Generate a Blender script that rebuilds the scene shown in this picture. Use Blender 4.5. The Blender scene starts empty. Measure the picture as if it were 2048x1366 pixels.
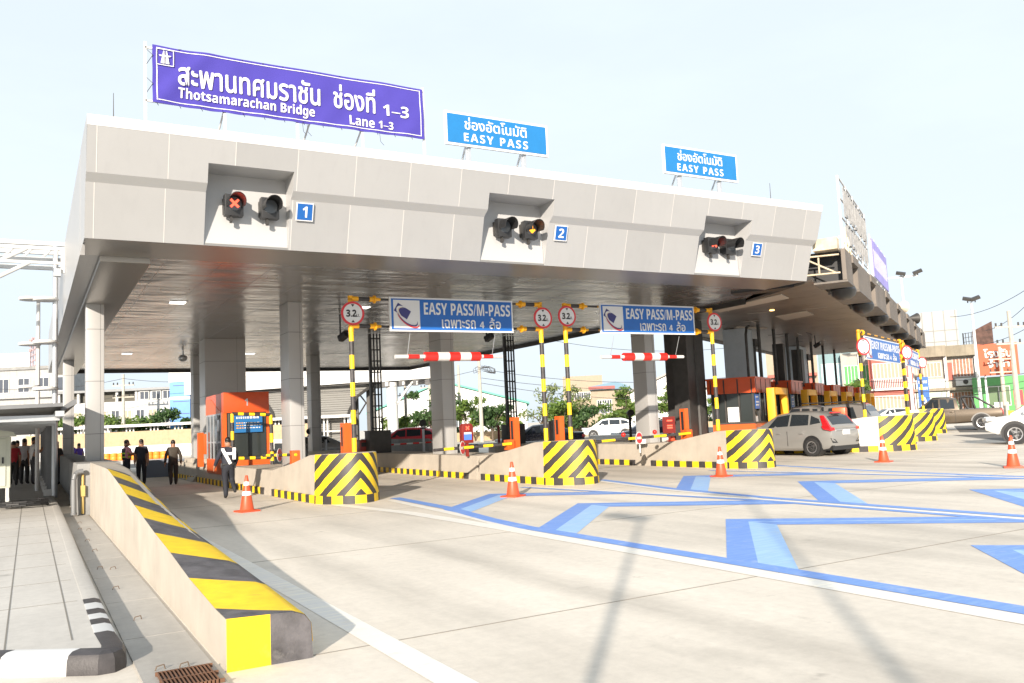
import bpy, bmesh, math, random
from mathutils import Vector, Matrix
random.seed(7)
sc = bpy.context.scene
COL = sc.collection
# ------------------------------------------------------------------ camera
R_ = math.radians
PITCH, ROLL, YAW, CAM_Z = R_(5.438), math.atan(.046), R_(29.7), 1.7
_f = Vector((math.sin(YAW)*math.cos(PITCH), math.cos(YAW)*math.cos(PITCH), math.sin(PITCH)))
_r = Vector((math.cos(YAW), -math.sin(YAW), 0)); _u = _r.cross(_f)
_r2 = math.cos(ROLL)*_r - math.sin(ROLL)*_u; _u2 = math.sin(ROLL)*_r + math.cos(ROLL)*_u
cam = bpy.data.cameras.new('camera'); cam_o = bpy.data.objects.new('camera', cam); COL.objects.link(cam_o)
M = Matrix((( _r2.x, _u2.x, -_f.x, 0), (_r2.y, _u2.y, -_f.y, 0), (_r2.z, _u2.z, -_f.z, CAM_Z), (0, 0, 0, 1)))
cam_o.matrix_world = M
cam.sensor_fit = 'HORIZONTAL'; cam.sensor_width = 36; cam.lens = 1700/2048*36
cam.clip_end = 3000; cam.clip_start = .05
sc.camera = cam_o
# ------------------------------------------------------------------ sky + sun
SUN_EL, SUN_DIR = R_(17.4), Vector((.645, .764, 0))          # the light travels along SUN_DIR
w = bpy.data.worlds.new('World'); sc.world = w; w.use_nodes = True
nt = w.node_tree; bg = nt.nodes['Background']
sky = nt.nodes.new('ShaderNodeTexSky'); sky.sky_type = 'NISHITA'; sky.sun_disc = False
sky.sun_elevation = SUN_EL; sky.sun_rotation = math.atan2(-SUN_DIR.x, -SUN_DIR.y)
sky.air_density = 1.0; sky.dust_density = 2.0; sky.ozone_density = 1.0
hs = nt.nodes.new('ShaderNodeHueSaturation'); hs.inputs['Saturation'].default_value = .45
haze = nt.nodes.new('ShaderNodeMix'); haze.data_type = 'RGBA'; haze.inputs[0].default_value = .95
haze.inputs[7].default_value = (2.02, 2.28, 2.52, 1)              # the milky veil of a hazy morning evens the sky out
stc = nt.nodes.new('ShaderNodeTexCoord'); smp = nt.nodes.new('ShaderNodeMapping'); smp.inputs['Scale'].default_value = (1, 1, 3.2)
snz = nt.nodes.new('ShaderNodeTexNoise'); snz.inputs['Scale'].default_value = 2.4; snz.inputs['Detail'].default_value = 7; snz.inputs['Roughness'].default_value = .55
smr = nt.nodes.new('ShaderNodeMapRange'); smr.inputs[1].default_value = .42; smr.inputs[2].default_value = .72; smr.inputs[3].default_value = .98; smr.inputs[4].default_value = 1.06
svm = nt.nodes.new('ShaderNodeVectorMath'); svm.operation = 'SCALE'; svm.inputs[0].default_value = (1.98, 2.23, 2.46)       # faint wisps in the veil
for a_, b_ in ((stc.outputs['Generated'], smp.inputs[0]), (smp.outputs[0], snz.inputs[0]), (snz.outputs[0], smr.inputs[0]), (smr.outputs[0], svm.inputs['Scale']), (svm.outputs[0], haze.inputs[7])): nt.links.new(a_, b_)
nt.links.new(sky.outputs[0], hs.inputs['Color']); nt.links.new(hs.outputs[0], haze.inputs[6]); nt.links.new(haze.outputs[2], bg.inputs[0])
bg.inputs[1].default_value = .124
sun = bpy.data.lights.new('sun', 'SUN'); sun.energy = 2.45; sun.angle = R_(.7); sun.color = (1, .89, .76)
sun_o = bpy.data.objects.new('sun', sun); COL.objects.link(sun_o)
d = Vector((SUN_DIR.x*math.cos(SUN_EL), SUN_DIR.y*math.cos(SUN_EL), -math.sin(SUN_EL)))
sun_o.rotation_euler = d.to_track_quat('-Z', 'Y').to_euler()
sc.view_settings.view_transform = 'Standard'; sc.view_settings.look = 'None'
sc.view_settings.exposure = 1.78; sc.view_settings.gamma = 1

# ------------------------------------------------------------------ materials
def mat(name, col, rough=.6, metal=0., var=.0, vs=3., bump=0., bs=20., emit=None, es=1., spec=None, streak=0., alpha=1., coat=0., dirt=None, trans=0., panels=False):
    m = bpy.data.materials.new(name); m.use_nodes = True
    t = m.node_tree; n = t.nodes; p = n['Principled BSDF']; L = t.links
    c = (col[0], col[1], col[2], 1)
    p.inputs['Base Color'].default_value = c
    p.inputs['Roughness'].default_value = rough; p.inputs['Metallic'].default_value = metal
    if spec is not None: p.inputs['Specular IOR Level'].default_value = spec
    if coat: p.inputs['Coat Weight'].default_value = coat; p.inputs['Coat Roughness'].default_value = .05
    if trans: p.inputs['Transmission Weight'].default_value = trans; p.inputs['IOR'].default_value = 1.1
    if emit:
        p.inputs['Emission Color'].default_value = (*emit, 1); p.inputs['Emission Strength'].default_value = es
    if var or bump or streak or dirt:
        tc = n.new('ShaderNodeTexCoord')
    cur = None
    def noise(scale, mapping=None, detail=6, rg=.6):
        nz = n.new('ShaderNodeTexNoise'); nz.inputs['Scale'].default_value = scale
        nz.inputs['Detail'].default_value = detail; nz.inputs['Roughness'].default_value = rg
        if mapping:
            mp = n.new('ShaderNodeMapping'); mp.inputs['Scale'].default_value = mapping
            L.new(tc.outputs['Object'], mp.inputs[0]); L.new(mp.outputs[0], nz.inputs[0])
        else: L.new(tc.outputs['Object'], nz.inputs[0])
        return nz
    def mixc(fac, a, b):
        mx = n.new('ShaderNodeMix'); mx.data_type = 'RGBA'
        L.new(fac, mx.inputs[0])
        if hasattr(a, 'is_output') or a.__class__.__name__.startswith('NodeSocket'): L.new(a, mx.inputs[6])
        else: mx.inputs[6].default_value = a
        mx.inputs[7].default_value = b
        return mx.outputs[2]
    def ramp(sock, a, b, lo=0, hi=1):
        r = n.new('ShaderNodeMapRange'); r.inputs[1].default_value = a; r.inputs[2].default_value = b
        r.inputs[3].default_value = lo; r.inputs[4].default_value = hi; L.new(sock, r.inputs[0]); return r.outputs[0]
    cur = c
    if var:
        nz = noise(vs)
        cur = mixc(ramp(nz.outputs[0], .35, .7), tuple(min(1, x*(1+var)) for x in col)+(1,), tuple(x*(1-var) for x in col)+(1,))
    if streak:
        nz = noise(2.2, (3, 3, .25))
        cur = mixc(ramp(nz.outputs[0], .52, .8, 0, streak), cur, tuple(x*.35 for x in col)+(1,))
    if dirt:
        nz = noise(dirt[1], None, 8, .7)
        cur = mixc(ramp(nz.outputs[0], dirt[2], dirt[2]+.15, 0, dirt[3]), cur, (*dirt[0], 1))
    if panels:                                         # each cladding sheet a shade of its own
        sx = n.new('ShaderNodeSeparateXYZ'); L.new(tc.outputs['Object'], sx.inputs[0]); q = []
        for o_, k_, a_ in ((sx.outputs[0], 1/1.235, 8.97/1.235), (sx.outputs[2], 1/1.06, -6.57/1.06)):
            ma = n.new('ShaderNodeMath'); ma.operation = 'MULTIPLY_ADD'; L.new(o_, ma.inputs[0]); ma.inputs[1].default_value = k_; ma.inputs[2].default_value = a_
            fl = n.new('ShaderNodeMath'); fl.operation = 'FLOOR'; L.new(ma.outputs[0], fl.inputs[0]); q.append(fl.outputs[0])
        cb = n.new('ShaderNodeCombineXYZ'); L.new(q[0], cb.inputs[0]); L.new(q[1], cb.inputs[1])
        wn = n.new('ShaderNodeTexWhiteNoise'); wn.noise_dimensions = '2D'; L.new(cb.outputs[0], wn.inputs[0])
        vm = n.new('ShaderNodeVectorMath'); vm.operation = 'SCALE'; L.new(cur, vm.inputs[0]); L.new(ramp(wn.outputs[0], 0, 1, .93, 1.05), vm.inputs['Scale']); cur = vm.outputs[0]
    if cur is not c: L.new(cur, p.inputs['Base Color'])
    if bump:
        nz = noise(bs); b = n.new('ShaderNodeBump'); b.inputs['Strength'].default_value = bump; b.inputs['Distance'].default_value = .02
        L.new(nz.outputs[0], b.inputs['Height']); L.new(b.outputs[0], p.inputs['Normal'])
    return m

YEL = (.9, .58, .012); BLK = (.04, .036, .037)
m_white = mat('white paint', (.58, .58, .57), .5, var=.04)
m_offw = mat('off white wall', (.36, .34, .3), .8, var=.08, streak=.35)
m_conc = mat('cast concrete', (.42, .375, .315), .9, var=.1, vs=1.6, bump=.25, bs=40, streak=.1)
m_concg = mat('grey concrete', (.24, .24, .235), .9, var=.15, vs=2, bump=.3, bs=30, streak=.3)
m_yel = mat('yellow road paint', YEL, .55, var=.1, vs=6, bump=.1, bs=60, dirt=((.5,.3,.06), 5, .58, .6))
m_yelo = mat('amber paint', (.8, .38, .01), .5, var=.08, vs=5)
m_blk = mat('black road paint', BLK, .5, var=.35, vs=7, bump=.12, bs=60)
m_blkw = mat('scuffed black wall paint', (.085, .08, .084), .6, var=.45, vs=5, bump=.2, bs=40, dirt=((.2,.19,.18), 6, .55, .5))
m_black = mat('black plastic', (.02, .02, .021), .45)
m_dark = mat('dark metal', (.05, .047, .044), .55, .3, var=.2)
m_glass = mat('dark glass', (.02, .025, .03), .06, spec=.8)
m_glassb = mat('booth glass', (.03, .036, .036), .12, spec=.35)
m_steel = mat('galvanised steel', (.5, .52, .54), .4, .6, var=.1)
m_alu = mat('painted aluminium', (.33,.33,.33), .38, .1, var=.03, vs=.6, streak=.07, panels=True)
m_alus = mat('column cladding', (.42,.415,.405), .4, .2, var=.04, vs=.5)
m_seam = mat('panel seam', (.52, .5, .48), .6)
m_red = mat('red paint', (.62, .02, .015), .4)
m_redl = mat('sign red', (.6, .03, .04), .45)
m_orange = mat('orange panel', (.6, .1, .014), .4, var=.05)
m_orangd = mat('deep orange panel', (.58, .078, .016), .35, var=.06)
m_blue = mat('sign blue', (.01, .115, .42), .4, var=.05)
m_cyan = mat('light sign blue', (.01, .15, .38), .45, var=.04)
m_signw = mat('sign white', (.66, .66, .65), .45)
m_navy = mat('logo navy', (.035, .035, .16), .45)
m_rubber = mat('tyre rubber', (.022, .022, .023), .8, var=.2)
m_rim = mat('alloy rim', (.55, .55, .56), .3, .8)
m_lens = mat('signal lens off', (.09, .1, .11), .2)
m_skin = mat('skin', (.36, .19, .12), .6)
m_hair = mat('black hair', (.012, .01, .009), .5)
m_wood = mat('grey pole concrete', (.42, .39, .33), .9, var=.12, streak=.2)
m_wire = mat('cable', (.03, .03, .032), .6)

# ------------------------------------------------------------------ mesh builder
class MB:
    def __init__(s): s.v = []; s.f = []; s.m = []; s.uv = None
    def face(s, pts, m=0):
        i = len(s.v); s.v += [tuple(p) for p in pts]; s.f.append(list(range(i, i+len(pts)))); s.m.append(m); return s
    def idx(s, vs, fs, m=0):
        i = len(s.v); s.v += [tuple(p) for p in vs]
        for f in fs: s.f.append([i+k for k in f]); s.m.append(m)
        return s
    def box(s, a, b, m=0):
        x0, y0, z0 = a; x1, y1, z1 = b
        return s.idx([(x0,y0,z0),(x1,y0,z0),(x1,y1,z0),(x0,y1,z0),(x0,y0,z1),(x1,y0,z1),(x1,y1,z1),(x0,y1,z1)],
                     [(0,3,2,1),(4,5,6,7),(0,1,5,4),(1,2,6,5),(2,3,7,6),(3,0,4,7)], m)
    def cbox(s, c, d, m=0, rz=0., rx=0., ry=0.):
        t = MB().box((-d[0]/2,-d[1]/2,-d[2]/2), (d[0]/2,d[1]/2,d[2]/2), m)
        from mathutils import Euler
        return s.add(t, Matrix.Translation(c) @ Euler((rx, ry, rz)).to_matrix().to_4x4())
    def add(s, o, mx=None):
        i = len(s.v)
        s.v += [tuple(mx @ Vector(p)) for p in o.v] if mx is not None else list(o.v)
        for f, m in zip(o.f, o.m): s.f.append([i+k for k in f]); s.m.append(m)
        return s
    def loft(s, rings, m=0, caps=True, closed=True):
        i = len(s.v); n = len(rings[0])
        for r in rings: s.v += [tuple(p) for p in r]
        for a in range(len(rings)-1):
            for b in range(n if closed else n-1):
                c = (b+1) % n
                s.f.append([i+a*n+b, i+a*n+c, i+(a+1)*n+c, i+(a+1)*n+b]); s.m.append(m)
        if caps:
            s.f.append([i+k for k in reversed(range(n))]); s.m.append(m)
            j = i+(len(rings)-1)*n
            s.f.append([j+k for k in range(n)]); s.m.append(m)
        return s
    def cyl(s, p0, p1, r0, r1=None, n=10, m=0, caps=True):
        r1 = r0 if r1 is None else r1
        p0 = Vector(p0); p1 = Vector(p1); ax = (p1-p0).normalized()
        t = Vector((1,0,0)) if abs(ax.x) < .9 else Vector((0,1,0))
        a = ax.cross(t).normalized(); b = ax.cross(a)
        ring = lambda p, r: [p + (a*math.cos(2*math.pi*k/n) + b*math.sin(2*math.pi*k/n))*r for k in range(n)]
        return s.loft([ring(p1, r1), ring(p0, r0)], m, caps)
    def tube(s, pts, r, n=6, m=0):
        for a, b in zip(pts, pts[1:]): s.cyl(a, b, r, None, n, m)
        return s
    def lathe(s, c, prof, n=16, m=0):                  # prof: (radius, z)
        return s.loft([[(c[0]+r*math.cos(2*math.pi*k/n), c[1]+r*math.sin(2*math.pi*k/n), c[2]+z) for k in range(n)] for r, z in prof], m)
    def prism(s, pts, f, d0, d1, m=0):                 # f(a, b, d) -> point
        return s.loft([[f(a, b, d0) for a, b in pts], [f(a, b, d1) for a, b in pts]], m)
    def sphere(s, c, r, m=0, n=10, k=6):
        r = r if hasattr(r, '__len__') else (r, r, r)
        rings = []
        for i in range(k+1):
            t = math.pi*(i/k); q = max(math.sin(t), .02)
            rings.append([(c[0]+r[0]*q*math.cos(2*math.pi*j/n), c[1]+r[1]*q*math.sin(2*math.pi*j/n), c[2]-r[2]*math.cos(t)) for j in range(n)])
        return s.loft(rings, m)
    def build(s, name, mats, parent=None, smooth=False, bevel=0., loc=(0,0,0), rz=0., world=False):
        if not isinstance(mats, (list, tuple)): mats = [mats]
        v = s.v
        if world and parent is not None:
            mw = parent.matrix_basis.copy(); q = parent.parent
            while q is not None: mw = q.matrix_basis @ mw; q = q.parent
            inv = mw.inverted(); v = [tuple(inv @ Vector(p)) for p in v]
        me = bpy.data.meshes.new(name); me.from_pydata(v, [], s.f); me.update()
        for m in mats: me.materials.append(m)
        me.polygons.foreach_set('material_index', s.m)
        bm = bmesh.new(); bm.from_mesh(me)
        bmesh.ops.remove_doubles(bm, verts=bm.verts, dist=.0002)
        bmesh.ops.recalc_face_normals(bm, faces=bm.faces)
        if bevel:
            es = [e for e in bm.edges if len(e.link_faces) == 2 and e.calc_face_angle(0) > .5]
            bmesh.ops.bevel(bm, geom=es, offset=bevel, segments=2, affect='EDGES', profile=.6)
        bm.to_mesh(me); bm.free()
        if smooth or bevel:
            me.polygons.foreach_set('use_smooth', [True]*len(me.polygons))
            me.set_sharp_from_angle(angle=R_(38))
        o = bpy.data.objects.new(name, me); COL.objects.link(o)
        o.location = loc; o.rotation_euler = (0, 0, rz)
        if parent is not None: o.parent = parent
        return o

def tag(o, label=None, cat=None, group=None, kind=None):
    if label: o['label'] = label
    if cat: o['category'] = cat
    if group: o['group'] = group
    if kind: o['kind'] = kind
    return o
def thing(name, label, cat, loc=(0,0,0), rz=0., group=None, scale=1.):
    o = bpy.data.objects.new(name, None); COL.objects.link(o); o.empty_display_size = .2
    o.matrix_basis = Matrix.Translation(loc) @ Matrix.Rotation(rz, 4, 'Z') @ Matrix.Scale(scale, 4)
    return tag(o, label, cat, group)
def copy_tree(o, parent=None):
    c = o.copy(); COL.objects.link(c)
    if parent is not None: c.parent = parent
    for ch in list(o.children): copy_tree(ch, c)
    return c
def place(o, loc, rz=0., label=None, scale=1.):
    o.matrix_basis = Matrix.Translation(loc) @ Matrix.Rotation(rz, 4, 'Z') @ Matrix.Scale(scale, 4)
    if label: o['label'] = label
    return o
def struct(name, mb, mats, **k):
    return tag(mb.build(name, mats, **k), kind='structure')

def bold(s):
    r = ''
    for ch in s:
        if 'A' <= ch <= 'Z': r += chr(0x1D5D4+ord(ch)-65)
        elif 'a' <= ch <= 'z': r += chr(0x1D5EE+ord(ch)-97)
        elif '0' <= ch <= '9': r += chr(0x1D7EC+ord(ch)-48)
        else: r += ch
    return r
def text(name, s, parent, mat_, org, ex, ey, wdt, hgt, ext=.006, off=.0, center=False, space=1., fat=0.):
    """lettering as a mesh: lower-left corner org, running along ex, upright along ey, fitted to wdt x hgt metres"""
    c = bpy.data.curves.new(name, 'FONT'); c.body = s; c.size = 1; c.offset = off; c.space_character = space
    c.resolution_u = 3
    t = bpy.data.objects.new(name, c); COL.objects.link(t)
    dg = bpy.context.evaluated_depsgraph_get()
    me = bpy.data.meshes.new_from_object(t.evaluated_get(dg)); bpy.data.objects.remove(t); bpy.data.curves.remove(c)
    xs = [v.co.x for v in me.vertices]; ys = [v.co.y for v in me.vertices]
    x0, x1, y0, y1 = min(xs), max(xs), min(ys), max(ys)
    ex = Vector(ex).normalized(); ey = Vector(ey).normalized(); en = ex.cross(ey)
    sx = wdt/(x1-x0); sy = hgt/(y1-y0)
    org = Vector(org)
    if center: org = org - ex*wdt/2 - ey*hgt/2
    bm = bmesh.new(); bm.from_mesh(me)
    if fat:                                            # heavier strokes: copies a little to the side, each a hair deeper
        base = bm.faces[:]
        for q, (dx, dy) in enumerate(((-1,0),(1,0),(0,-.8),(0,.8),(.6,.5))):
            for g in bmesh.ops.duplicate(bm, geom=base)['geom']:
                if isinstance(g, bmesh.types.BMVert): g.co.x += dx*fat; g.co.y += dy*fat; g.co.z += .0008*(q+1)/max(sy, .01)
    dz = {v: v.co.z*sy for v in bm.verts}
    for v in bm.verts: v.co = org + en*dz[v] + ex*(v.co.x-x0)*sx + ey*(v.co.y-y0)*sy
    if not fat: bmesh.ops.remove_doubles(bm, verts=bm.verts, dist=.0003)
    for f in bm.faces:
        f.normal_update()
        if f.normal.dot(en) < 0: f.normal_flip()
    r = bmesh.ops.extrude_face_region(bm, geom=bm.faces[:])
    for g in r['geom']:
        if isinstance(g, bmesh.types.BMVert): g.co += en*ext
    bmesh.ops.recalc_face_normals(bm, faces=bm.faces)
    bm.to_mesh(me); bm.free(); me.materials.clear(); me.materials.append(mat_)
    o = bpy.data.objects.new(name, me); COL.objects.link(o); o.parent = parent
    return o
X, Y, Z = Vector((1,0,0)), Vector((0,1,0)), Vector((0,0,1))
RO = R_(31.34)                                        # the old plaza is turned by this angle
UU, VV = Vector((.854, .52, 0)), Vector((-.52, .854, 0))
def P(u, v, z=0.): return UU*u + VV*v + Z*z

# ------------------------------------------------------------------ ground
def ground_mat(name, col, dark=.25, lanes=False):
    m = bpy.data.materials.new(name); m.use_nodes = True; t = m.node_tree; n = t.nodes; L = t.links; p = n['Principled BSDF']
    p.inputs['Roughness'].default_value = .85; p.inputs['Specular IOR Level'].default_value = .3
    tc = n.new('ShaderNodeTexCoord')
    def nz(scale, mp=None, detail=8, rough=.6):
        q = n.new('ShaderNodeTexNoise'); q.inputs['Scale'].default_value = scale; q.inputs['Detail'].default_value = detail; q.inputs['Roughness'].default_value = rough
        if mp:
            k = n.new('ShaderNodeMapping'); k.inputs['Scale'].default_value = mp; k.inputs['Rotation'].default_value = (0, 0, .06)
            L.new(tc.outputs['Object'], k.inputs[0]); L.new(k.outputs[0], q.inputs[0])
        else: L.new(tc.outputs['Object'], q.inputs[0])
        return q.outputs[0]
    def rg(s, a, b, lo, hi):
        r = n.new('ShaderNodeMapRange'); r.inputs[1].default_value = a; r.inputs[2].default_value = b; r.inputs[3].default_value = lo; r.inputs[4].default_value = hi
        L.new(s, r.inputs[0]); return r.outputs[0]
    def mul(a, b):
        k = n.new('ShaderNodeMath'); k.operation = 'MULTIPLY'; L.new(a, k.inputs[0]); L.new(b, k.inputs[1]); return k.outputs[0]
    f = mul(rg(nz(.22), .3, .75, 1.06, 1-dark), rg(nz(1., (1.1, .1, 1)), .45, .8, 1.03, 1-dark*.9))
    f = mul(f, rg(nz(9, None, 10, .75), .35, .7, 1.05, .9)); f = mul(f, rg(nz(1.3, None, 9, .7), .62, .72, 1, .8))
    f = mul(f, rg(nz(.55, (1, .5, 1), 4, .5), .64, .76, 1, .74)); f = mul(f, rg(nz(2.6, None, 3, .5), .72, .76, 1, .82))
    if lanes:                                          # rubber worn into the wheel paths
        sx = n.new('ShaderNodeSeparateXYZ'); L.new(tc.outputs['Object'], sx.inputs[0]); tot = None
        for cx in (3.4, 4.9, 8.9, 10.5, 15.0, 16.6, 21.2, 22.8):
            a = n.new('ShaderNodeMath'); a.operation = 'SUBTRACT'; L.new(sx.outputs[0], a.inputs[0]); a.inputs[1].default_value = cx
            b = n.new('ShaderNodeMath'); b.operation = 'ABSOLUTE'; L.new(a.outputs[0], b.inputs[0])
            g = rg(b.outputs[0], .08, .4, .26, 0)
            if tot is None: tot = g
            else:
                k = n.new('ShaderNodeMath'); k.operation = 'ADD'; L.new(tot, k.inputs[0]); L.new(g, k.inputs[1]); tot = k.outputs[0]
        tot = mul(tot, rg(nz(.5, (1, .35, 1), 5), .35, .7, 0, 1))
        k = n.new('ShaderNodeMath'); k.operation = 'SUBTRACT'; k.inputs[0].default_value = 1; L.new(tot, k.inputs[1]); f = mul(f, k.outputs[0])
    v = n.new('ShaderNodeVectorMath'); v.operation = 'SCALE'; v.inputs[0].default_value = col; L.new(f, v.inputs['Scale'])
    L.new(v.outputs[0], p.inputs['Base Color'])
    b = n.new('ShaderNodeBump'); b.inputs['Strength'].default_value = .25; b.inputs['Distance'].default_value = .01
    L.new(nz(60, None, 6, .7), b.inputs['Height']); L.new(b.outputs[0], p.inputs['Normal'])
    return m
m_ground = ground_mat('concrete road surface', (.66, .605, .525), lanes=True)
m_asph = ground_mat('worn asphalt', (.17, .162, .152), .3)
m_walk = ground_mat('pavement concrete', (.52, .495, .455), .15)
m_drain = ground_mat('drain slab concrete', (.44, .42, .385), .35)
struct('ground', MB().box((-600,-200,-.4), (900,1200,0)), m_ground)
j = MB()
for y in [1.4+5.2*k for k in range(12)]: j.box((1.9, y, .001), (45, y+.018, .0035))
for x in (22.6, 29.): j.box((x, -6, .001), (x+.014, 60, .003))
struct('road_joint', j, mat('joint filler', (.26, .235, .2), .9))
for k, q in enumerate([[(33.5,19.2),(37.,19),(45,23.6),(41.5,27.3)], [(45.5,29.5),(44,25),(60,31),(58,38)]]):
    struct('asphalt', MB().prism(q, lambda a, b, d: (a, b, d), .001, .005), m_asph)
struct('far_road', MB().box((3, 57, .001), (60, 66, .006)), m_asph)
# pavement with its kerb
kp = [(-6,11.6),(-3,9.5),(-.6,7.86),(-.18,7.55),(.25,7.25),(.45,7.12),(.56,7.12),(.64,7.22),(.66,7.4)]
kp += [(.64, 7.75+.42*i) for i in range(0)] + [(.64,7.9),(.64,8.25),(.64,8.5),(.64,8.75),(.64,9.02),(.64,9.35),(.64,9.62),(.64,12),(.66,16),(.68,24),(.68,34),(.68,60)]
pav = MB(); inner = []
for i, p in enumerate(kp):
    a = Vector(kp[max(i-1,0)]); b = Vector(kp[min(i+1,len(kp)-1)]); t = (b-a).normalized(); nrm = Vector((-t.y, t.x))
    inner.append((Vector(p)+nrm*.17))
poly = [(q.x, q.y) for q in inner] + [(-30, 60), (-30, 12)]
pav.prism(poly, lambda a, b, d: (a, b, d), .0, .15)
struct('pavement', pav, m_walk)
tl = MB()
for x in (-2.8,-2.1,-1.4,-.72,-.16,.3): tl.box((x, 8.2 if x < -.3 else 7.75, .15), (x+.012, 28, .1525))
for k in range(14): tl.box((-3, 9.6+1.5*k, .15), (.42, 9.612+1.5*k, .1522))
struct('paving_joint', tl, mat('paving gap', (.2, .185, .16), .95))
kb = MB(); cols = [2,2,1,0,0,1,1,1,0,1,0,1,0,1]
for i in range(len(kp)-1):
    r = []
    for q in (i, i+1):
        p = Vector(kp[q]); n_ = inner[q]; dd = (Vector(p)-n_).normalized()
        out = lambda k, z: (n_.x+dd.x*k, n_.y+dd.y*k, z)
        r.append([out(0,0), out(0,.155), out(.1,.158), out(.15,.14), out(.172,.1), out(.178,0)])
    kb.loft(r, [2,1,1,0,1,1,1,1,1,0,1,0,1,0,1][i] if i < 15 else 2, caps=True)
kerb = kb.build('kerb', [m_white, m_blk, m_walk], smooth=True); tag(kerb, kind='structure')
dr = MB()
for k in range(9): dr.box((.70, 6.2+1.9*k, .0), (1.2, 6.2+1.9*k+1.885, .02))
struct('drain_cover_slab', dr, m_drain)
hk = MB()
for k in range(9):
    for x in ((.9,) if k % 3 else (.86, 1.0)):
        c = Vector((x+random.uniform(-.03,.03), 6.9+1.9*k+random.uniform(-.1,.4), .02))
        hk.tube([c+Vector((-.04,0,0)), c+Vector((-.03,.0,.03)), c+Vector((.02,.01,.035)), c+Vector((.03,.02,0))], .0045, 5)
hko = hk.build('lifting_hooks', mat('rusty wire', (.14,.1,.07), .8)); tag(hko, 'rusty wire lifting loops in the concrete drain slabs', 'lifting hook', kind='stuff')
g_ = MB()
for k in range(14): g_.box((.80+.026*k, 6.25, .022), (.808+.026*k, 6.72, .05))
for y in (6.25, 6.48, 6.71): g_.box((.79, y, .021), (1.18, y+.015, .048))
tag(g_.build('drain_grate', mat('rusty grate', (.16,.08,.045), .8, .2, var=.3)), 'rusty steel drain grate beside the near end of the striped wall', 'drain grate')

# painted markings, each colour one sheet
wl, bl, bl2 = MB(), MB(), MB()
def strip(mb, pts, wd, z):
    for (x0, y0), (x1, y1) in zip(pts, pts[1:]):
        mb.face([(x0, y0, z), (x0+wd, y0, z), (x1+wd, y1, z), (x1, y1, z)])
def gore(x, left, right):       # converging edge lines in front of an island nose, then one double line
    strip(wl, [(x-left, 19.4), (x-.55, 15.5), (x-.1, 12.2), (x-.1, 2)], .2, .005)
    strip(bl, [(x-left-.22, 19.5), (x-.72, 15.5), (x-.3, 12.0), (x-.3, 2)], .18, .006)
    strip(bl, [(x+right, 19.6), (x+.5, 15.6), (x+.12, 12.2), (x+.12, 2)], .25, .007)
    strip(wl, [(x+right-.22, 19.5), (x+.3, 15.5), (x+.05, 12.4)], .2, .0055)
strip(wl, [(6.02, 19.2), (6.45, 16.), (6.55, 12.2), (6.55, 1.5)], .3, .005)
strip(wl, [(7.35, 19.2), (6.95, 13.9), (6.62, 11.6)], .2, .0055)
strip(bl, [(7.62, 19.7), (7.4, 16.2), (7.0, 13.6), (6.86, 12.1), (6.86, 1.5)], .27, .007)
gore(12.35, 1.0, 1.35)
gore(18.75, .9, 1.35)
strip(wl, [(2.35, 30), (2.35, 2.5)], .24, .004)
rg = random.Random(3)
def chevron(ax, ay, lx, rx, m1, m2, th=1.08):
    k = 1.06
    for sgn, xe in ((-1, lx), (1, rx)):
        for mb, t0, t1 in ((m1, 0, th*.46), (m2, th*.46, th*.54), (m1 if sgn > 0 else m2, th*.54, th)):
            ye = ay - abs(xe-ax)*k
            mb.face([(ax, ay-t0, .0045), (xe, ye-t0, .0045), (xe, ye-t1, .0045), (ax, ay-t1, .0045)])
for ay in (18.5, 14.65, 10.4, 6.3, 2.2): chevron(9.72, ay, 7.14, 12.05, bl, bl2)
for ay in (18.5, 14.45, 10.2, 6.1): chevron(15.85, ay, 12.75, 18.5, bl, bl2)
def paint_mat(name, a, b, st=(.8, 9, 1)):                   # hand brushed: strokes of thicker and thinner paint, worn patches
    m = mat(name, a, .6, dirt=(b, 3.5, .54, .6), bump=.1, bs=40); t = m.node_tree; n = t.nodes; L = t.links; p = n['Principled BSDF']
    src = p.inputs['Base Color'].links[0].from_socket; tc = n.new('ShaderNodeTexCoord'); mp = n.new('ShaderNodeMapping'); mp.inputs['Scale'].default_value = st
    nz = n.new('ShaderNodeTexNoise'); nz.inputs['Scale'].default_value = 2.2; nz.inputs['Detail'].default_value = 6
    r = n.new('ShaderNodeMapRange'); r.inputs[1].default_value = .45; r.inputs[2].default_value = .7; r.inputs[3].default_value = 0; r.inputs[4].default_value = .55
    mx = n.new('ShaderNodeMix'); mx.data_type = 'RGBA'; mx.inputs[7].default_value = (min(1, a[0]*1.25+.06), min(1, a[1]*1.2+.06), min(1, a[2]*1.05+.03), 1)
    L.new(tc.outputs['Object'], mp.inputs[0]); L.new(mp.outputs[0], nz.inputs[0]); L.new(nz.outputs[0], r.inputs[0]); L.new(r.outputs[0], mx.inputs[0]); L.new(src, mx.inputs[6]); L.new(mx.outputs[2], p.inputs['Base Color'])
    return m
struct('white_road_line', wl, paint_mat('white line paint', (.7,.68,.64), (.56,.52,.46)))
struct('blue_road_marking', bl, paint_mat('blue line paint', (.145,.28,.66), (.36,.45,.6)))
struct('pale_blue_road_marking', bl2, paint_mat('thin blue paint', (.29,.47,.76), (.42,.5,.62)))

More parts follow.
